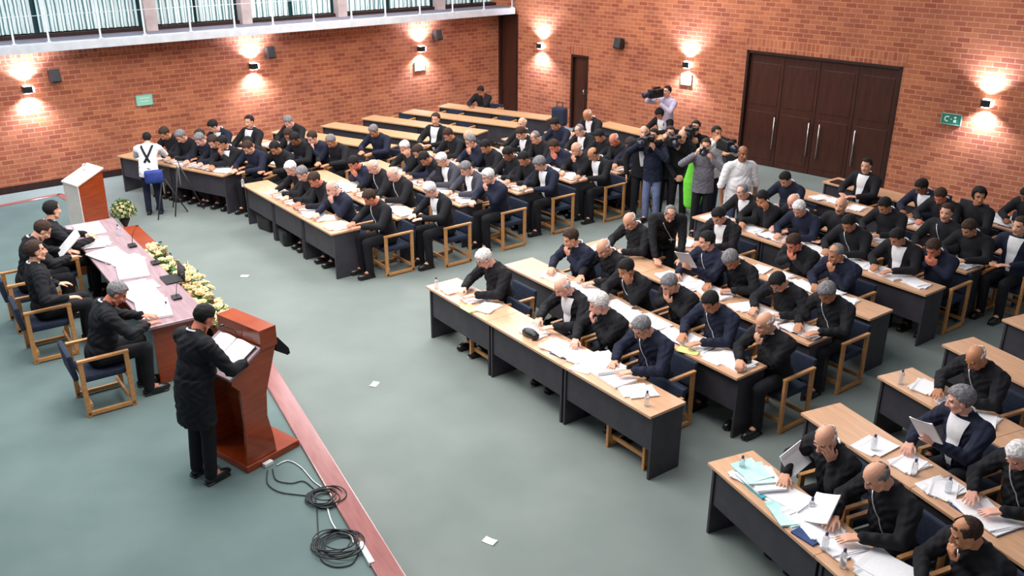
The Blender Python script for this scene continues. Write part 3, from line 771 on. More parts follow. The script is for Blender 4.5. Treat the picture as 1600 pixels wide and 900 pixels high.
PS = [sheet(.30, .22, 3, 1), sheet(.22, .30, 2, 2), sheet(.42, .29, 1, 3, thick=.022, curl=.004), sheet(.21, .29, 4, 4), sheet(.42, .27, 2, 5, thick=.012)]
def binder():
    r = thing('open_binder', '', 'binder')
    obj('cover', MB().box((0, 0, .004), (.46, .31, .008), bev=.002).mesh('cover', ['blue_cover']), r)
    for sx in (-1, 1):
        o = obj('pages', sheet(.205, .285, 3, 9 + sx, thick=.005, curl=.008), r); o.location = (sx * .108, 0, .008)
    return r
BD = binder(); bd_used = [False]
def put_binder(loc, rz, label, group):
    if not bd_used[0]:
        bd_used[0] = True; BD.location = loc; BD.rotation_euler = (0, 0, rz); BD['label'] = label; BD['group'] = group; return BD
    return dup(BD, loc, rz, label, group)
def bottle():
    r = thing('water_bottle', '', 'bottle')
    obj('bottle_body', MB().lathe([(.001, 0), (.028, 0), (.030, .01), (.030, .10), (.026, .12), (.030, .13), (.022, .155), (.011, .168), (.011, .176), (.001, .176)], seg=14).mesh('bottle_body', ['bottle_plastic'], True), r)
    obj('bottle_cap', MB().lathe([(.001, .172), (.014, .172), (.014, .195), (.001, .196)], seg=12).mesh('bottle_cap', ['bottle_cap'], True), r)
    return r
BT = bottle(); BT.scale = (.85,) * 3; bt_used = [False]
def put_bottle(loc, label, group='water bottles on the desks'):
    if not bt_used[0]:
        bt_used[0] = True; BT.location = loc; BT['label'] = label; BT['group'] = group; return BT
    return dup(BT, loc, random.uniform(0, 6), label, group)

PS1 = sheet(.21, .29, 1, 40, thick=.001, curl=.02)
SEATED = {
 'M': [(757, 404, 'read', 'w', 'pink', 'o', 25), (888, 446, 'read', 'n', 'pink', 's', 20), (942, 472, 'chin', 'W', 'pink', 'x', 25), (1003, 512, 'read', 'g', 'light', 'xo', 10),
       (892, 372, 'chin', 'b', 'light', 'c', 10), (957, 384, 'read', 'n', 'light', 'c', 0), (971, 422, 'cheek', 'k', 'tan', 'x', 15), (1046, 444, 'face2', 'g', 'light', 'c', 10), (1106, 474, 'read', 'k', 'tan', 'x', 0), (1195, 505, 'chin', 'n', 'light', 'c', 15),
       (974, 348, 'read', 'n', 'light', 'c', 0), (1076, 388, 'paper', 'k', 'light', 'x', 20), (1136, 404, 'write', 'G', 'tan', 'c', 0), (1202, 446, 'write', 'k', 'light', 'co', 10), (1292, 458, 'read', 'G', 'tan', 'x', 0),
       (1116, 340, 'read', 'k', 'light', 's', 0), (1240, 380, 'face2', 'b', 'red', 'c', 10), (1306, 396, 'chin', 'h', 'tan', 'c', 10),
       (1138, 306, 'read', 'h', 'pink', 's', 0), (1184, 318, 'cheek', 'k', 'tan', 'c', 0), (1254, 334, 'read', 'w', 'light', 'c', 0), (1318, 348, 'read', 'k', 'tan', 'cx', 0), (1376, 380, 'read', 'k', 'tan', 's', 15), (1458, 388, 'face2', 'b', 'red', 'c', 0),
       (1208, 285, 'read', 'k', 'light', 'c', 0), (1256, 306, 'read', 'n', 'pink', 'c', 10), (1322, 312, 'back', 'n', 'light', 'c', 0), (1368, 326, 'read', 'k', 'tan', 'c', 10), (1454, 340, 'back', 'b', 'light', 'cx', 0), (1512, 366, 'read', 'b', 'tan', 'c', 15),
       (1592, 345, 'back', 'b', 'light', 's', 20), (1444, 312, 'read', 'b', 'red', 'c', 0), (1460, 290, 'read', 'k', 'brown', 's', 25), (1520, 308, 'back', 'l', 'tan', '', -30), (1583, 312, 'read', 'k', 'brown', '', 20),
       (1357, 258, 'back', 'k', 'light', 's', 0)],
 'L1': [(441, 268, 'read', 'w', 'pink', '', 0), (466, 271, 'read', 'g', 'pink', '', 0), (488, 281, 'read', 'b', 'red', 'c', 0), (507, 296, 'chin', 'n', 'pink', 'c', 0), (578, 309, 'read', 'b', 'red', 'x', 15),
        (537, 258, 'face2', 'k', 'red', 'c', 0), (575, 262, 'read', 'n', 'pink', 'x', 10), (614, 272, 'read', 'n', 'pink', 'x', 10), (658, 300, 'read', 'w', 'pink', 's', 20),
        (601, 238, 'cheek', 'w', 'light', '', 0), (623, 240, 'read', 'b', 'light', '', 0), (658, 250, 'read', 'w', 'light', 's', 20), (716, 266, 'read', 'g', 'light', 's', 10), (750, 278, 'chin', 'w', 'pink', 'c', 10),
        (692, 216, 'read', 'b', 'tan', '', 0), (710, 224, 'chin', 'g', 'light', '', 0), (738, 232, 'read', 'k', 'tan', '', 0), (766, 246, 'read', 'k', 'brown', 'c', 0), (798, 252, 'read', 'k', 'tan', '', 0), (834, 258, 'read', 'G', 'light', 's', 20),
        (752, 208, 'read', 'n', 'light', '', 0), (779, 214, 'read', 'b', 'light', 's', 0), (816, 218, 'read', 'h', 'light', '', 0), (838, 234, 'face2', 'b', 'red', '', 0), (886, 236, 'chin', 'n', 'light', '', 10), (918, 242, 'read', 'm', 'tan', 's', 20),
        (818, 194, 'back', 'n', 'light', 's', 0), (890, 207, 'read', 'h', 'pink', 's', 0), (914, 218, 'read', 'k', 'tan', '', 0), (946, 221, 'read', 'n', 'red', '', 0), (976, 226, 'read', 'b', 'tan', '', 0),
        (893, 184, 'read', 'n', 'tan', 's', 0), (856, 196, 'read', 'k', 'tan', '', 0), (640, 258, 'write', 'k', 'tan', '', 0)],
 'R': [(1312, 680, 'cheek', 'n', 'light', 'c', 0), (1370, 745, 'read', 'p', 'light', 'x', 20), (1517, 830, 'chin', 't', 'tan', 'x', 20),
       (1500, 625, 'paper', 'G', 'pink', 's', 25), (1592, 712, 'read', 'w', 'pink', 'x', 0), (1520, 560, 'read', 'n', 'tan', 'x', 0)],
 'L2': [(226, 219, 'read', 'b', 'tan', '', 0), (250, 218, 'read', 'g', 'light', '', 0), (288, 225, 'read', 'g', 'pink', '', 0), (304, 226, 'read', 'b', 'pink', '', 0), (340, 227, 'chin', 'k', 'tan', 's', 20), (364, 242, 'read', 'b', 'light', '', 0),
        (322, 200, 'read', 'k', 'light', 's', 20), (338, 210, 'read', 'b', 'tan', '', 0), (392, 220, 'read', 'k', 'tan', '', 0), (420, 228, 'read', 'k', 'tan', '', 0), (442, 221, 'read', 'k', 'brown', '', 0),
        (403, 187, 'back', 'k', 'light', 's', 0), (430, 196, 'read', 'g', 'pink', '', 0), (482, 206, 'read', 'b', 'tan', 's', 0), (497, 216, 'chin', 'b', 'pink', '', 0), (524, 213, 'read', 'g', 'tan', '', 0),
        (594, 202, 'read', 'g', 'tan', '', 0), (688, 184, 'back', 'b', 'light', 's', 0)],
}
EMPTY_CHAIRS = {'M': [(0, 1.10), (0, 3.66), (7, 1.55), (7, 2.20), (7, 3.1)], 'R': [(0, 2.9), (1, 2.2), (2, 1.2), (3, 1.0), (4, .8)], 'L1': [], 'L2': [(5, -13.2), (5, -11.5), (6, -12.5), (6, -11.0), (7, -12.0)]}
seat_n = 0; PSC = 1.07
for key, L in SEATED.items():
    B = BLK[key]; rows = {}
    det = {'R': 'near', 'M': 'mid', 'L1': 'far', 'L2': 'far'}[key]
    for (px, py, pose, hcode, skin, flags, yaw) in L:
        yaw = -yaw * 1 if True else yaw
        dt = det
        if key == 'M':
            # the front rows show the most
            dd = (at(px, py, 1.18) - B['o']).dot(B['b']); dt = 'near' if dd < 1.2 else ('mid' if dd < 4.4 else 'far')
        Fg = figure(pose, dt, yaw)
        hcv = Fg['hc'] * PSC
        P = at(px, py, hcv.z); q = P - B['o']; a = q.dot(B['c']); d = q.dot(B['b'])
        a_root = a + hcv.x; d_root = d + hcv.y
        k = min(range(len(B['fr'])), key=lambda i: abs(d_root - (B['fr'][i] + .49 + .30)))
        seat = B['fr'][k] + .49 + .30
        d_root = min(max(d_root, seat - .07), seat + .16)
        rows.setdefault(k, []).append([a_root, d_root, pose, hcode, skin, flags, yaw, dt, seat])
    for k in sorted(rows):
        R_ = sorted(rows[k], key=lambda r: r[0])
        for i in range(1, len(R_)):      # keep elbows apart
            if R_[i][0] - R_[i - 1][0] < .45:
                m_ = (.45 - (R_[i][0] - R_[i - 1][0])) / 2; R_[i][0] += m_; R_[i - 1][0] -= m_
        for i, (a, d, pose, hcode, skin, flags, yaw, dt, seat) in enumerate(R_):
            loc = B['o'] + B['c'] * a + B['b'] * d; rz = B['th'] + PI
            coat = 'black_cloth'
            if key == 'L1' and k == 2 and 's' in flags and i > 2: coat = 'grey_suit'
            if (i * 3 + k) % 4 == 1: coat = 'navy_cloth'
            where = '%s from left, %s row, %s' % (ORD[i], ROWW[k], B['name'])
            person((loc.x, loc.y, 0), rz, pose, hcode, skin, dt, False, yaw, flags, coat, 'black_cloth',
                   '%s man %s, %s' % (HWORD[hcode], PWORD[pose], where), 'seated men of the ' + B['name'], PSC)
            if pose == 'paper':
                Wv = figure(pose, dt, yaw)['wr'][1] * PSC + V((.02, .12, .12)); Wv = Matrix.Rotation(rz, 3, 'Z') @ Wv
                hs_ = put('paper_sheet', PS1, 'white sheet held up by the man %s' % where, 'papers', loc + Wv); hs_.rotation_euler = Euler((.95, .15, rz + .15))
            cl = B['o'] + B['c'] * a + B['b'] * (d + .01)
            chair((cl.x, cl.y, 0), rz, 'oak armchair with navy seat, %s' % where, 'armchairs of the ' + B['name'])
            rr = random.Random(seat_n); seat_n += 1
            # reading matter
            c0 = B['o'] + B['c'] * min(max(a + rr.uniform(-.06, .06), B['aL'][k] + .26), B['aR'][k] - .26) + B['b'] * (B['fr'][k] + .26)
            if seat_n % 3 == 0:
                put_binder((c0.x, c0.y, .7505), rz + rr.uniform(-.2, .2), 'open binder before the man %s' % where, 'binders on the desks')
            else:
                put('paper_stack', PS[rr.choice([0, 2, 4, 3])], 'white papers before the man %s' % where, 'papers', (c0.x, c0.y, .7505), rz + rr.uniform(-.25, .25), 'papers on the desks')
            for sg_, wd_ in ((1, 'on the left of'), (-1, 'on the right of')):
              a2 = a + .36 * sg_
              lo = B['aL'][k] + .16; hi = B['aR'][k] - .16
              if rr.random() < .12: continue
              if lo < a2 < hi and all(abs(a2 - r[0]) > .26 for r in R_):
                  c1 = B['o'] + B['c'] * a2 + B['b'] * (B['fr'][k] + rr.uniform(.19, .28))
                  put('paper_stack', PS[1 if rr.random() < .5 else 3], 'sheets %s the man %s' % (wd_, where), 'papers', (c1.x, c1.y, .7505), rz + rr.uniform(-.4, .4), 'papers on the desks')
    for n_, (k, a) in enumerate(EMPTY_CHAIRS[key]):
        cl = B['o'] + B['c'] * a + B['b'] * (B['fr'][k] + .49 + (-.12 if key == 'M' and k == 0 else .30))
        chair((cl.x, cl.y, 0), B['th'] + PI, '%s empty armchair from left, oak with navy seat, %s row, %s' % (ORD[sum(1 for q in EMPTY_CHAIRS[key][:n_] if q[0] == k)], ROWW[k], B['name']), 'empty armchairs')
# two more seated by the walls
B = BLK['L8']
for (px, py, hcode, nm) in [(972, 190, 'l', 'person in dark coat sitting at the last row under the bare brick')]:
    Fg = figure('read', 'far', 0); P = at(px, py, Fg['hc'].z); loc = P + B['b'] * (-Fg['hc'].y); q = (P - B['o']); a = q.dot(B['c'])
    loc = B['o'] + B['c'] * a + B['b'] * .80
    person((loc.x, loc.y, 0), B['th'] + PI, 'read', hcode, 'tan', 'far', False, 0, 's', 'black_cloth', 'black_cloth', nm)
    chair((loc.x, loc.y, 0), B['th'] + PI, 'oak armchair of the person sitting alone in the last row')
B = BLK['L2']
Fg = figure('cheek', 'far', 0); P = at(722, 150, Fg['hc'].z); a = P.dot(B['c']); loc = B['c'] * a + B['b'] * (18.78 + .80)
person((loc.x, loc.y, 0), B['th'] + PI, 'cheek', 'k', 'brown', 'far', False, 0, '', 'black_cloth', 'black_cloth', 'person in black slumped at the rearmost desk near the corner')
chair((loc.x, loc.y, 0), B['th'] + PI, 'oak armchair at the rearmost desk near the corner')

#HEAD_TABLE
Tn = T0.copy(); TL = 4.35; TW = .68
tt = thing('head_table', 'long dark polished head table with papers on the stage', 'table', (T0.x, T0.y, SZ), math.atan2(tdir.y, tdir.x))
# local x along tdir, local y = -tnor side; hall side is y = -TW
obj('tabletop', MB().box((TL / 2, -TW / 2, .735), (TL, TW, .035), bev=.006).mesh('tabletop', ['lilac_sheen_wood']), tt)
for x in (.10, TL * .5, TL - .10):
    obj('side_panel', MB().box((x, -TW / 2, .36), (.05, TW - .12, .715), bev=.004).mesh('side_panel', ['cherry']), tt)
obj('front_panel', MB().box((TL / 2, -TW + .06, .40), (TL - .04, .03, .64), bev=.004).mesh('front_panel', ['cherry']), tt)
# flower ledge in front of the table
fl = thing('flower_ledge', 'cherry wood ledge running along the hall side of the head table', 'ledge', (T0.x, T0.y, SZ), math.atan2(tdir.y, tdir.x))
FZ = .50
obj('ledge_top', MB().box((TL / 2 + .15, -TW - .21, FZ), (TL + .1, .34, .03), bev=.006).mesh('ledge_top', ['cherry']), fl)
obj('ledge_front', MB().box((TL / 2 + .15, -TW - .36, FZ / 2 - .01), (TL + .06, .03, FZ - .02), bev=.004).mesh('ledge_front', ['cherry']), fl)
for x in (.12, TL + .16): obj('ledge_end', MB().box((x, -TW - .20, FZ / 2 - .01), (.03, .30, FZ - .02), bev=.004).mesh('ledge_end', ['cherry']), fl)
def rose(seed):
    rr = random.Random(seed); mb = MB(); mb.ell((0, 0, .012), (.016, .016, .020), seg=8, rings=6)
    for ring, (n, R0, tilt) in enumerate([(3, .018, .25), (5, .027, .6), (6, .036, 1.0)]):
        for k in range(n):
            a = 2 * PI * (k + .5 * ring) / n + rr.uniform(-.15, .15)
            M = Matrix.Rotation(a, 4, 'Z') @ Matrix.Translation(V((R0 * .75, 0, .012 - .004 * ring))) @ Matrix.Rotation(tilt, 4, 'Y')
            mb.ell(M @ V((0, 0, .006)), (.004, .017 + .002 * ring, .020), M, seg=8, rings=6)
    return mb
RO = [rose(i).mesh('rose', ['rose_cream'], True) for i in range(3)] + [rose(9).mesh('rose', ['rose_peach'], True)]
def leaves(mb, pts, rr, n, spread, size=.035):
    for _ in range(n):
        p = V(rr.choice(pts)) + V((rr.uniform(-1, 1) * spread[0], rr.uniform(-1, 1) * spread[1], rr.uniform(-1, 1) * spread[2]))
        M = Matrix.Translation(p) @ Euler((rr.uniform(-1, 1), rr.uniform(-1, 1), rr.uniform(0, 6))).to_matrix().to_4x4()
        L = size * rr.uniform(.7, 1.4)
        mb.add([M @ V((-L, 0, 0)), M @ V((0, L * .4, .006)), M @ V((L, 0, 0)), M @ V((0, -L * .4, .006)), M @ V((0, 0, -.004))], [[0, 3, 1], [3, 2, 1], [0, 1, 4], [1, 2, 4], [2, 3, 4], [3, 0, 4]])
ga = thing('flower_garland', 'long garland of cream roses lying in front of the head table', 'flowers', (T0.x, T0.y, SZ + FZ + .015), math.atan2(tdir.y, tdir.x))
GX0, GX1 = -.06, 3.05
rr = random.Random(3)
mb = MB()
base = [(x, -TW - .20 + .05 * math.sin(x * 3), .05) for x in np.linspace(GX0, GX1, 40)]
mb.tube(base, [.03] + [.07] * 38 + [.03], 8)
leaves(mb, base, rr, 900, (.05, .16, .10))
obj('foliage', mb.mesh('foliage', ['leaf']), ga)
for k in range(100):
    q = (k + .5) / 100; x = GX0 + (GX1 - GX0) * q; yy = rr.uniform(-1, 1)
    o = obj('rose', RO[0 if rr.random() < .3 else (3 if rr.random() < .3 else rr.choice([1, 2]))], ga)
    o.location = (x + rr.uniform(-.04, .04), -TW - .20 + .05 * math.sin(x * 3) + yy * .17, .13 - .06 * yy * yy + rr.uniform(-.01, .035))
    sc = rr.uniform(.95, 1.35); o.scale = (sc,) * 3; o.rotation_euler = (rr.uniform(-.6, .6) - yy * .5, rr.uniform(-.6, .6), rr.uniform(0, 6))
# round bouquet
bp_ = at(192, 352, 0.0); bp_ = at(192, 327, .64)
BQS = .80
bq = thing('flower_bouquet', 'round bouquet of white roses standing below the far lectern', 'flowers', (bp_.x, bp_.y, 0))
obj('vase', MB().lathe([(.001, 0), (.13, 0), (.12, .03), (.03, .08), (.03, .42), (.10, .56), (.11, .60), (.001, .60)], seg=20).mesh('vase', ['walnut_dark'], True), bq)
mb = MB(); mb.ell((0, 0, .74), (.13, .13, .13)); leaves(mb, [(.22 * math.cos(a) * math.sin(b), .22 * math.sin(a) * math.sin(b), .76 + .2 * math.cos(b)) for a in np.linspace(0, 6, 12) for b in (.3, .8, 1.3, 1.8)], rr, 420, (.05, .05, .05), .045)
obj('foliage', mb.mesh('foliage', ['leaf']), bq)
for k in range(52):
    a = k * 2.399; c_ = 1 - (k + .5) / 52 * 1.5; s2 = math.sqrt(max(0, 1 - c_ * c_))
    o = obj('rose', RO[k % 3], bq); o.location = (.215 * s2 * math.cos(a), .215 * s2 * math.sin(a), .77 + .19 * c_)
    o.rotation_euler = Euler((0, math.acos(max(-1, min(1, c_))), a)); o.scale = (.85,) * 3

bq.scale = (BQS,) * 3
# lecterns: profile along the speaker->hall axis (x) and height (z); width along y
def lectern(label, loc, rz, top2=False):
    r = thing('lectern', label, 'lectern', loc, rz)
    Wl = .62
    side = [(.0, .07), (.35, .07), (.335, .25), (.29, .50), (.31, .75), (.40, 1.0), (.47, 1.2), (.47, 1.24), (.28, 1.20), (-.06, 1.02), (-.06, .97), (.02, .88), (.03, .5)]
    Mx = Matrix(((1, 0, 0, 0), (0, 0, 1, 0), (0, 1, 0, 0), (0, 0, 0, 1)))
    obj('base', MB().box((.30, Wl / 2, .035), (.64, Wl + .04, .07), bev=.008).mesh('base', ['cherry']), r)
    for y0 in (.0, Wl - .03):
        obj('side_panel', MB().prism(side, y0, y0 + .03, Mx).mesh('side_panel', ['cherry']), r)
    fp = MB(); ff = [(.35, .07), (.335, .25), (.29, .50), (.31, .75), (.40, 1.0), (.47, 1.2)]
    for (a, b), (c, d) in zip(ff[:-1], ff[1:]):
        fp.prism([(a - .025, b), (a - .001, b), (c - .001, d), (c - .025, d)], .03, Wl - .03, Mx)
    obj('front_panel', fp.mesh('front_panel', ['cherry']), r)
    obj('desk_board', MB().prism([(-.08, 1.015), (-.08, 1.04), (.30, 1.235), (.30, 1.21)], -.01, Wl + .01, Mx).mesh('desk_board', ['lilac_sheen_wood']), r)
    obj('top_ledge', MB().prism([(.29, 1.20), (.29, 1.40), (.48, 1.40), (.48, 1.20)], -.015, Wl + .015, Mx).mesh('top_ledge', ['cherry']), r)
    mc = obj('microphone', MB().tube([(.27, Wl / 2, 1.22), (.24, Wl / 2, 1.34), (.14, Wl / 2, 1.42)], .005, 6).ell((.12, Wl / 2, 1.43), (.025, .014, .014)).mesh('microphone', ['black_plastic'], True), r)
    return r
LA = at(388, 738, SZ); LB = at(467, 695, SZ); le = (LB - LA).normalized(); LRZ = math.atan2(le.y, le.x)
lectern('glossy cherry wood lectern where the standing speaker reads', (LA.x, LA.y, SZ), LRZ)
lw = V((-le.y, le.x, 0))
# black cloth hanging from the hall side of the lectern
bc = MB()
Mx = Matrix(((1, 0, 0, 0), (0, 0, 1, 0), (0, 1, 0, 0), (0, 0, 0, 1)))
bc.prism([(.475, 1.24), (.50, 1.26), (.62, 1.10), (.63, 1.04), (.60, 1.03), (.475, 1.12)], .0, .30, Mx)
o = put('cloth_drape', bc.mesh('cloth_drape', ['black_cloth']), 'black cloth hanging off the hall side of the near lectern', 'cloth', (LA.x, LA.y, SZ), LRZ)
# open book on the lectern
bk = thing('open_book', 'large open book with white pages on the near lectern', 'book', LA + le * .13 + lw * .30 + V((0, 0, 1.160)), LRZ)
bk.scale = (1.1, 1.2, 1.1)
bk.rotation_euler = Euler((0, -.475, LRZ))
obj('cover', MB().box((0, 0, .004), (.29, .46, .008), bev=.002).mesh('cover', ['walnut_dark']), bk)
for sy in (-1, 1):
    vs = []; n = 8
    for i in range(n + 1):
        y = .005 + .215 * i / n; z = .030 * math.sin(PI * min(1, (i / n) * 1.0 + .12)) + .010
        for x in (-.14, .14): vs += [(x, sy * y, z), (x, sy * y, .008)]
    fs = []
    for i in range(n):
        a = i * 4; fs += [[a, a + 2, a + 6, a + 4], [a + 1, a + 5, a + 7, a + 3], [a, a + 4, a + 5, a + 1], [a + 2, a + 3, a + 7, a + 6]]
    fs += [[0, 1, 3, 2], [n * 4, n * 4 + 2, n * 4 + 3, n * 4 + 1]]
    obj('pages', MB().add(vs, fs).mesh('pages', ['paper']), bk)
# speaker
sp = LA - le * .30 + lw * .24
person((sp.x, sp.y, SZ), math.atan2(-le.x, le.y), 'lectern', 'k', 'red', 'near', True, 0, 'c', 'black_cloth', 'black_cloth',
       'tall person in black suit reading aloud at the near lectern', None, 1.02, True, 1.16)
# far lectern
PF = at(122, 290, 1.2)
def far_lectern():
    r = thing('lectern', 'cherry wood lectern with pale sloping top at the far end of the head table', 'lectern', (PF.x, PF.y, SZ), LRZ)
    Mx = Matrix(((1, 0, 0, 0), (0, 0, 1, 0), (0, 1, 0, 0), (0, 0, 0, 1))); Wl = .46
    side = [(0, .05), (.41, .05), (.43, 1.17), (0, .98)]
    for y0 in (0, Wl - .025): obj('side_panel', MB().prism(side, y0, y0 + .025, Mx).mesh('side_panel', ['cherry']), r)
    o = obj('back_panel', MB().prism([(.40, .05), (.41, .05), (.43, 1.16), (.42, 1.16)], .02, Wl - .02, Mx).mesh('back_panel', ['cherry']), r)
    o = obj('front_panel', MB().box((-.008, Wl / 2, .52), (.016, Wl, .94), bev=.003).mesh('front_panel', ['pale_reflection']), r); o['label'] = 'front panel painted pale with reflected light'
    o = obj('desk_board', MB().prism([(-.03, .975), (-.03, 1.0), (.45, 1.205), (.45, 1.18)], -.015, Wl + .015, Mx).mesh('desk_board', ['pale_reflection']), r); o['label'] = 'sloping top painted pale with reflected light'
    obj('base', MB().box((.20, Wl / 2, .025), (.50, Wl + .04, .05), bev=.006).mesh('base', ['walnut_dark']), r)
far_lectern()
put_bottle(PF + le * .30 + lw * .30 + V((0, 0, .115)), 'clear bottle standing on top of the far lectern', 'bottles on the stage')
# seated at head table
heads = [(86, 328, 'back', 'k', 'light', 'c', -10, 'holding sheets, farthest along the head table'), (66, 360, 'read', 'b', 'light', 'c', 0, 'between two colleagues at the head table'),
         (56, 392, 'armr', 'b', 'light', 'c', 0, 'with arms on the armrests at the head table'), (182, 458, 'read', 'g', 'red', 'c', 10, 'reading, nearest the speaker at the head table')]
hrz = math.atan2(-tnor.x, tnor.y)
for i, (px, py, pose, hcode, skin, flags, yaw, lab) in enumerate(heads):
    Fg = figure(pose, 'near', -yaw); P = at(px, py, Fg['hc'].z * PSC + SZ)
    q = P - T0; a = q.dot(tdir); d = q.dot(tnor) - Fg['hc'].y * PSC
    d = min(d, -.33)
    loc = T0 + tdir * a + tnor * d
    person((loc.x, loc.y, SZ), hrz, pose, hcode, skin, 'near', False, -yaw, flags, 'black_cloth', 'black_cloth', '%s man %s' % (HWORD[hcode], lab), 'men at the head table', PSC)
    chair((loc.x, loc.y, SZ), hrz, 'oak armchair of the %s man %s' % (HWORD[hcode], lab.split(',')[-1].strip()), 'head table armchairs')
# papers on the head table
hp = [(140, 360, 2, 'at the far end, largest'), (152, 380, 0, 'second from the far end'), (172, 400, 4, 'third from the far end'), (207, 425, 2, 'with a dark edge, mid table'), (200, 408, 3, 'beside the mid-table stack'),
      (222, 460, 4, 'fourth from the near end'), (240, 486, 2, 'thick, near end'), (215, 448, 1, 'before the grey-haired man')]
hpz = SZ + .7545
for i, (px, py, k, lab) in enumerate(hp):
    p = at(px, py, hpz); o = put('paper_stack', PS[k], 'white papers on the head table, ' + lab, 'papers', p, hrz + random.uniform(-.2, .3), 'papers on the head table'); o.scale = (1.3, 1.25, 1)
def mic(loc, rz, lab):
    r = thing('desk_microphone', lab, 'microphone', loc, rz, 'head table microphones')
    obj('base', MB().box((0, 0, .015), (.13, .10, .03), bev=.008).mesh('base', ['black_plastic']), r)
    obj('gooseneck', MB().tube([(0, 0, .03), (0, -.02, .16), (0, -.08, .26)], .004, 6).ell((0, -.10, .28), (.012, .022, .012)).mesh('gooseneck', ['black_plastic'], True), r)
for px, py, lab in [(207, 385, 'far'), (243, 412, 'middle'), (276, 466, 'near')]:
    mic(at(px, py, hpz), hrz + PI, 'black gooseneck microphone on the head table, %s one' % lab)
def laptop(loc, rz, lab):
    r = thing('laptop', lab, 'laptop', loc, rz)
    obj('keyboard', MB().box((0, 0, .009), (.30, .21, .018), bev=.004).mesh('keyboard', ['black_plastic']), r)
    obj('screen', MB().box((0, .12, .10), (.30, .012, .20), Matrix.Rotation(-.1, 4, 'X'), bev=.003).mesh('screen', ['black_plastic']), r)
laptop(at(268, 437, hpz), hrz, 'dark open laptop at the middle of the head table')
for px, py, lab in [(186, 368, 'far'), (262, 492, 'near')]:
    put_bottle(at(px, py, hpz), 'clear water bottle on the %s end of the head table' % lab, 'bottles on the head table')

#HALL_ITEMS
def drop(me, px, py, z, lab, cat, rz, name, group=None):
    p = at(px, py, z); return put(name, me, lab, cat, p, rz, group)
bag = MB().ell((0, 0, .05), (.13, .06, .055)).box((0, 0, .04), (.22, .09, .07), bev=.02)
drop(bag.mesh('leather_pouch', ['black_plastic'], True), 829, 527, .751, 'black leather pouch on the front row of the centre block', 'pouch', -.9, 'leather_pouch')
rzM = BLK['M']['th']; rzR = BLK['R']['th']
drop(sheet(.46, .32, 2, 21, thick=.03, curl=.004), 940, 572, .751, 'thick open white binder nearest the camera, front row, centre block', 'binder', rzM, 'open_binder', None)
drop(sheet(.22, .16, 1, 22, ('yellow_paper',)), 735, 481, .751, 'yellow-green leaflet on the front row of the centre block', 'leaflet', rzM, 'leaflet')
drop(sheet(.24, .3, 1, 23, ('yellow_paper',)), 1075, 545, .751, 'pale yellow sheet on the second row of the centre block', 'leaflet', rzM + .4, 'leaflet')
cm = thing('camera', 'small black camera on the second row of the centre block', 'camera', at(1163, 568, .751), rzM)
obj('camera_body', MB().box((0, 0, .045), (.14, .07, .09), bev=.01).mesh('camera_body', ['black_plastic']), cm)
obj('lens', MB().tube([(0, -.03, .045), (0, -.11, .045)], .032, 14).mesh('lens', ['lens_glass'], True), cm)
# right block desk clutter
f1 = thing('folder', 'thick cyan folder with documents on the nearest right desk', 'folder', at(1190, 757, .751), rzR)
obj('cover', MB().box((0, 0, .012), (.36, .28, .024), bev=.004).mesh('cover', ['cyan_cover']), f1)
o = obj('pages', sheet(.33, .25, 4, 31, ('paper',), thick=.006), f1); o.location = (0, .01, .024)
drop(sheet(.31, .23, 2, 32, ('cyan_paper',)), 1180, 738, .80, 'pale cyan printed sheet lying on the cyan folder', 'papers', rzR, 'paper_sheet')
drop(sheet(.33, .23, 3, 33, ('cyan_paper',)), 1232, 803, .751, 'pale aqua sheets before the second man, right block', 'papers', rzR, 'paper_sheet')
drop(MB().box((0, 0, .008), (.21, .15, .016), bev=.003).mesh('booklet', ['blue_cover']), 1262, 838, .751, 'dark blue booklet near the edge of the nearest right desk', 'booklet', rzR + .2, 'booklet')
drop(sheet(.42, .30, 2, 34, thick=.012), 1385, 893, .751, 'large white sheets at the bottom edge, nearest right desk', 'papers', rzR, 'paper_stack')
for px, py, lab in [(1158, 738, 'beside the cyan folder, right block'), (1266, 805, 'behind the aqua sheets, right block'), (1288, 860, 'beside the blue booklet, right block'), (1316, 886, 'nearest the camera, right block'),
                    (1364, 704, 'left end papers of the second row, right block'), (1427, 743, 'middle of the second row, right block'), (1480, 772, 'toward the right frame edge, right block'), (1407, 600, 'left end of third row, right block'),
                    (682, 452, 'left front corner of the centre block'), (1010, 634, 'bare right end of the front row, centre block'), (130 + 250, 292, 'left front corner of the left block')]:
    put_bottle(at(px, py, .7505), 'small dark-capped water bottle, ' + lab)
# held sheets
def held(r_loc, rot, lab, wd=.21, hd=.29):
    me = sheet(wd, hd, 1, 40, thick=.001, curl=.02); o = put('paper_sheet', me, lab, 'papers', r_loc, 0); o.rotation_euler = rot; return o
p = at(1240, 720, .90); held(p, Euler((.35, 1.0, rzR + .55)), 'white sheet held by the man leaning on his cheek')
p = at(1284, 798, .86); held(p, Euler((.45, -.35, rzR + .35)), 'white sheet held by the man beside the blue booklet', .21, .29)
p = at(106, 383, SZ + .95); held(p, Euler((.9, .4, hrz)), 'long white sheets held by the man farthest along the stage table', .18, .42)
# floor litter
for i, (px, py, lab) in enumerate([(383, 431, 'near the left block'), (586, 600, 'in the middle of the aisle'), (767, 850, 'at the bottom centre'), (560 + 178, 556, 'under the front row of the centre block')]):
    put('paper_scrap', sheet(.12, .08, 1, 50 + i, thick=.002, curl=.01), 'white paper scrap on the carpet ' + lab, 'scrap', at(px, py, .001), i * 1.3, 'scraps on the carpet')

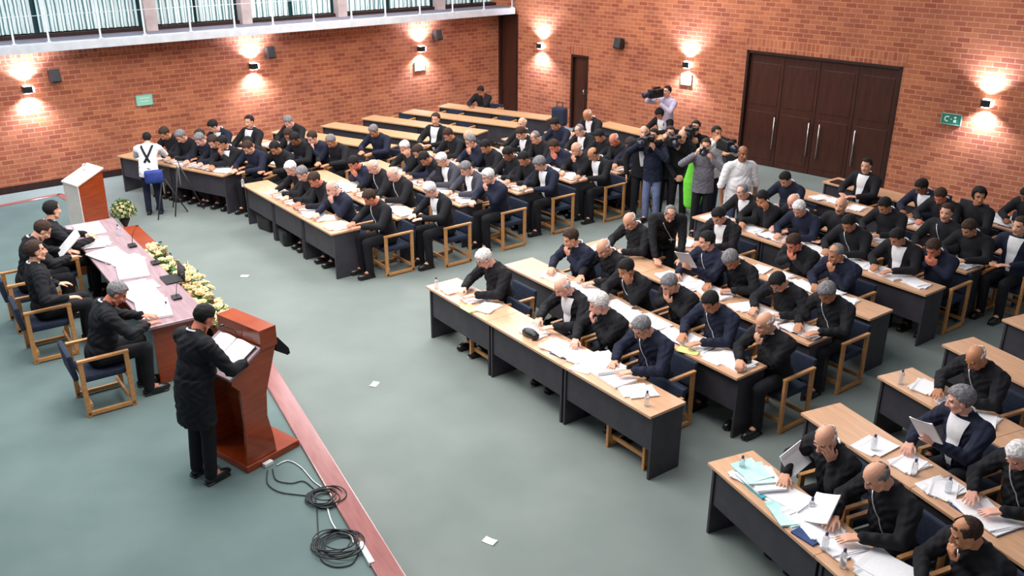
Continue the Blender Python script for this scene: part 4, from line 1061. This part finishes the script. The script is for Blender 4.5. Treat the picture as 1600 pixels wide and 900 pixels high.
def soft_bag(w_, d_, h_, col):
    mb = MB().box((0, 0, h_ / 2), (w_, d_, h_), bev=min(d_, h_) * .3).tube([(-w_ * .25, 0, h_ * .9), (-w_ * .2, 0, h_ * 1.25), (w_ * .2, 0, h_ * 1.25), (w_ * .25, 0, h_ * .9)], .012, 6)
    return mb.mesh('bag', [col])
put('handbag', soft_bag(.40, .20, .28, 'black_plastic'), 'black bag on the carpet under the front row, left block, left unit', 'bag', BLK['L1']['o'] + BLK['L1']['c'] * -2.9 + BLK['L1']['b'] * .20, -.7)
put('handbag', soft_bag(.44, .22, .26, 'black_plastic'), 'black bag on the carpet under the front row, left block, middle unit', 'bag', BLK['L1']['o'] + BLK['L1']['c'] * -2.05 + BLK['L1']['b'] * .16, -1.1)
bgp = at(874, 196, .751); put('backpack', soft_bag(.34, .22, .42, 'navy_fabric'), 'dark backpack standing on a rear desk before the narrow door', 'bag', (bgp.x, bgp.y, .751), -.6)
drop(MB().box((0, 0, .012), (.36, .24, .024), bev=.004).mesh('folder', ['walnut_dark']), 1316, 287, .751, 'closed dark folder on the rear right desk below the wide doors', 'folder', rzM, 'folder')
#CABLES
def coil(cx, cy, z, R, turns, seed, lab, r=.006):
    rr = random.Random(seed); pts = []
    for i in range(turns * 22):
        a = i / 22 * 2 * PI; k = 1 + .22 * math.sin(a * .37 + seed) + .1 * math.sin(a * 1.7)
        pts.append((cx + R * k * math.cos(a) * 1.15 + .03 * math.sin(a * .21), cy + R * k * math.sin(a) + .03 * math.cos(a * .31), z + .008 + .05 * (i / (turns * 22)) + .008 * math.sin(a * 2.3)))
    return put('cable_coil', MB().tube(pts, r, 6).mesh('cable_coil', ['dark_rubber'], True), lab, 'cable', (0, 0, 0))
c1 = at(507, 781, SZ); coil(c1.x, c1.y, SZ, .12, 8, 1, 'tangled black cable coil beside the stage edge, upper one')
c2 = at(530, 853, SZ); coil(c2.x, c2.y, SZ, .155, 9, 2, 'tangled black cable coil beside the stage edge, lower one')
def wire(pix, lab, mat='dark_rubber', r=.006, z=SZ + .008):
    P = [at(x, y, z) for x, y in pix]; pts = []
    for i in range(len(P) - 1):
        a = P[max(i - 1, 0)]; b = P[i]; c = P[i + 1]; d = P[min(i + 2, len(P) - 1)]
        for k in range(8):
            t_ = k / 8; pts.append(.5 * ((2 * b) + (c - a) * t_ + (2 * a - 5 * b + 4 * c - d) * t_ ** 2 + (-a + 3 * b - 3 * c + d) * t_ ** 3))
    pts.append(P[-1]); return put('cable', MB().tube(pts, r, 6).mesh('cable', [mat], True), lab, 'cable', (0, 0, 0))
wire([(432, 727), (450, 720), (470, 730), (490, 752), (508, 765)], 'thin grey cable from the lectern base to the upper coil', 'steel', .006)
wire([(418, 735), (418, 755), (435, 768), (465, 773), (490, 775)], 'black cable looping from the lectern to the upper coil')
wire([(426, 733), (432, 750), (455, 755), (475, 752), (495, 768)], 'black cable just above the looping one by the lectern')
wire([(495, 790), (497, 830), (500, 870), (520, 885), (548, 882), (560, 865)], 'black cable joining the two coils on the left side')
wire([(512, 795), (518, 815), (530, 832), (548, 838), (552, 848)], 'white cable running between the two coils', 'white_plastic', .007)
put('power_strip', MB().box((0, 0, .02), (.30, .05, .04), bev=.006).mesh('power_strip', ['white_plastic']), 'white power strip by the stage edge at the bottom', 'power strip', at(572, 868, SZ), math.atan2(d0.y, d0.x))
put('adapter_plug', MB().box((0, 0, .02), (.10, .05, .04), bev=.006).mesh('adapter_plug', ['white_plastic']), 'white plug at the foot of the near lectern', 'plug', at(419, 727, SZ + .0), LRZ)

#PRESS
def stand(px, py, pose, hcode, skin, yawdeg, coat, legs, label, flags='', det='mid', hz=None, sleeves=True, sc=1.0, fat=1.0, zb=0.0):
    Fg = figure(pose, det, 0, fat, True, sleeves); rz = math.radians(yawdeg)
    hcv = Fg['hc'] * sc; P = at(px, py, hcv.z + zb); R2 = Matrix.Rotation(rz, 3, 'Z')
    loc = P - R2 @ V((hcv.x, hcv.y, 0))
    person((loc.x, loc.y, zb), rz, pose, hcode, skin, det, True, 0, flags, coat, legs, label, None, sc, sleeves, fat)
    return loc, rz, Fg
def video_camera(loc, rz, label, sc=1.0):
    r = thing('video_camera', label, 'video camera', loc, rz); r.scale = (sc,) * 3
    obj('camera_body', MB().box((0, 0, .10), (.13, .34, .17), bev=.015).box((0, -.02, .21), (.03, .2, .03), bev=.006).mesh('camera_body', ['black_plastic']), r)
    obj('lens', MB().tube([(0, .16, .10), (0, .22, .10), (0, .34, .10)], [.045, .05, .062], 14).mesh('lens', ['lens_glass'], True), r)
    obj('viewfinder', MB().box((-.10, .05, .17), (.09, .10, .06), bev=.01).mesh('viewfinder', ['black_plastic']), r)
def photo_camera(loc, rz, label):
    r = thing('photo_camera', label, 'camera', loc, rz)
    obj('camera_body', MB().box((0, 0, .05), (.15, .07, .10), bev=.012).box((0, 0, .115), (.06, .06, .04), bev=.01).mesh('camera_body', ['black_plastic']), r)
    obj('lens', MB().tube([(0, .03, .05), (0, .17, .05)], [.036, .042], 14).mesh('lens', ['lens_glass'], True), r)
def tripod(px, py, h, label):
    p = at(px, py, 0); r = thing('tripod', label, 'tripod', (p.x, p.y, 0), .4)
    for k in range(3):
        a = k * 2 * PI / 3; obj('leg', MB().tube([(0.03 * math.cos(a), .03 * math.sin(a), h * .85), (.36 * math.cos(a), .36 * math.sin(a), .01)], [.016, .011], 8).mesh('leg', ['dark_rubber'], True), r)
    obj('column', MB().tube([(0, 0, h * .5), (0, 0, h)], .016, 8).mesh('column', ['steel'], True), r)
    obj('head', MB().box((0, 0, h + .03), (.08, .10, .06), bev=.01).tube([(0, 0, h + .02), (.02, -.25, h - .10)], .009, 6).mesh('head', ['black_plastic']), r)
    return p
def cam_at(loc, rz, Fg, label, kind, sc=1.0, up=.0, fwd=.03, side=0.0):
    a, b_ = Fg['wr']; m_ = (a + b_) / 2; p = loc + Matrix.Rotation(rz, 3, 'Z') @ V((m_.x + side, m_.y + fwd, 0)); p.z = m_.z + up
    if kind == 'video': video_camera((p.x, p.y, p.z), rz, label, sc)
    else: photo_camera((p.x, p.y, p.z), rz, label)
# angles: 180 faces the camera roughly, +90 faces left (-x)
loc, rz, Fg = stand(1042, 143, 'shoulder', 'k', 'light', 130, 'lavender_cloth', 'navy_cloth', 'cameraman in lavender shirt filming beside the back wall', det='far')
cam_at(loc, rz, Fg, 'shoulder video camera of the lavender-shirted cameraman', 'video', 1.1, .03)
loc, rz, Fg = stand(1021, 212, 'camera', 'k', 'light', 150, 'navy_cloth', 'jeans', 'cameraman in navy jacket and pale jeans behind the aisle', det='mid')
cam_at(loc, rz, Fg, 'black video camera of the man in jeans', 'video', 1.0, .02, .04)
stand(1066, 213, 'folded', 'm', 'light', 175, 'black_cloth', 'black_cloth', 'person in black jacket with clasped hands between the cameramen', det='mid')
stand(1006, 207, 'hang', 'n', 'light', 170, 'black_cloth', 'black_cloth', 'balding person in black just left of the jeans cameraman', 's', det='far')
loc, rz, Fg = stand(1103, 228, 'camera', 'b', 'light', 165, 'grey_shirt', 'black_cloth', 'photographer in grey sweater raising a camera with both hands', det='mid')
cam_at(loc, rz, Fg, 'black photo camera raised by the grey-sweatered photographer', 'photo', 1, .06, .03)
loc, rz, Fg = stand(1087, 199, 'shoulder', 'k', 'light', 160, 'black_cloth', 'black_cloth', 'cameraman in dark clothes at the back of the press group', det='far')
cam_at(loc, rz, Fg, 'black video camera at the back of the press group', 'video', 1.1, .02)
loc, rz, Fg = stand(1120, 208, 'camera', 'k', 'tan', 200, 'white_cloth', 'navy_cloth', 'camera operator in white shirt behind the grey sweater', det='mid')
cam_at(loc, rz, Fg, 'black video camera held by the white-shirted operator', 'video', 1.1, -.10, .10)
stand(1161, 240, 'hang', 'm', 'brown', 190, 'white_cloth', 'jeans', 'broad shaven-headed person in white polo shirt before the doors', det='mid', sleeves=False, fat=1.12, sc=1.04)
loc, rz, Fg = stand(1047, 208, 'shoulder', 'b', 'light', 185, 'black_cloth', 'black_cloth', 'cameraman in black between the jeans cameraman and the clasped hands', det='far')
cam_at(loc, rz, Fg, 'black video camera beside the person with clasped hands', 'video', 1.0, .0)
# green vest hanging off a shoulder bag
g_ = at(1083, 292, .80); gm = MB().cap((0, 0, .42), .05, (.02, 0, .05), .13, 12).cap((.02, 0, .05), .13, (.0, 0, -.30), .09, 12)
o = put('reflective_vest', remesh(gm, 'reflective_vest', .02, ['green_vest'], 1), 'bright green reflective vest hanging beside the grey-sweatered photographer', 'vest', (g_.x, g_.y, .84), 0); o.scale = (1.7, .7, 1.15)
tripod(992, 335, 1.35, 'tall dark tripod at the end of the left block')
# bending colleague in the centre block
stand(1047, 334, 'bend', 'h', 'light', 180 + math.degrees(-.93) + 52, 'black_cloth', 'black_cloth', 'person in black standing bent over the third row, centre block', 'x', det='mid', sc=1.0)
# photographer on the left floor
pf = at(243, 334, 0)
person((pf.x, pf.y, 0), math.radians(15), 'photo', 'k', 'light', 'mid', True, 0, '', 'white_cloth', 'navy_cloth',
       'photographer in white shirt bending to shoot by the far left desks', None, .92)
_F = figure('photo', 'mid', 0, 1.0, True, True)
_r = [o for o in bpy.data.objects if o.get('label', '').startswith('photographer in white shirt')][0]
for sx in (-1, 1):
    st_ = MB().tube([_F['T'] @ V((sx * .10, .13, .44)), _F['T'] @ V((sx * .11, .02, .575)), _F['T'] @ V((sx * .10, -.135, .44)), _F['T'] @ V((sx * .03, -.150, .25)), _F['T'] @ V((-sx * .05, -.155, .08))], .022, 8)
    obj('strap', st_.mesh('strap', ['black_cloth'], True), _r)
put('shoulder_bag', MB().box((0, 0, 0), (.32, .15, .24), bev=.05).mesh('shoulder_bag', ['blue_bag'], True), 'bright blue shoulder bag on the hip of the left photographer', 'bag', (pf.x + .17, pf.y - .24, .78), .4)
tripod(288, 330, 1.0, 'low black tripod standing by the far left desks')
tripod(262, 335, .8, 'short black stand beside the left photographer')

# the setting: hidden leftovers check
for o in bpy.data.objects:
    if o.type == 'EMPTY' and o.parent is None and o.get('label', None) == '' : bpy.data.objects.remove(o)
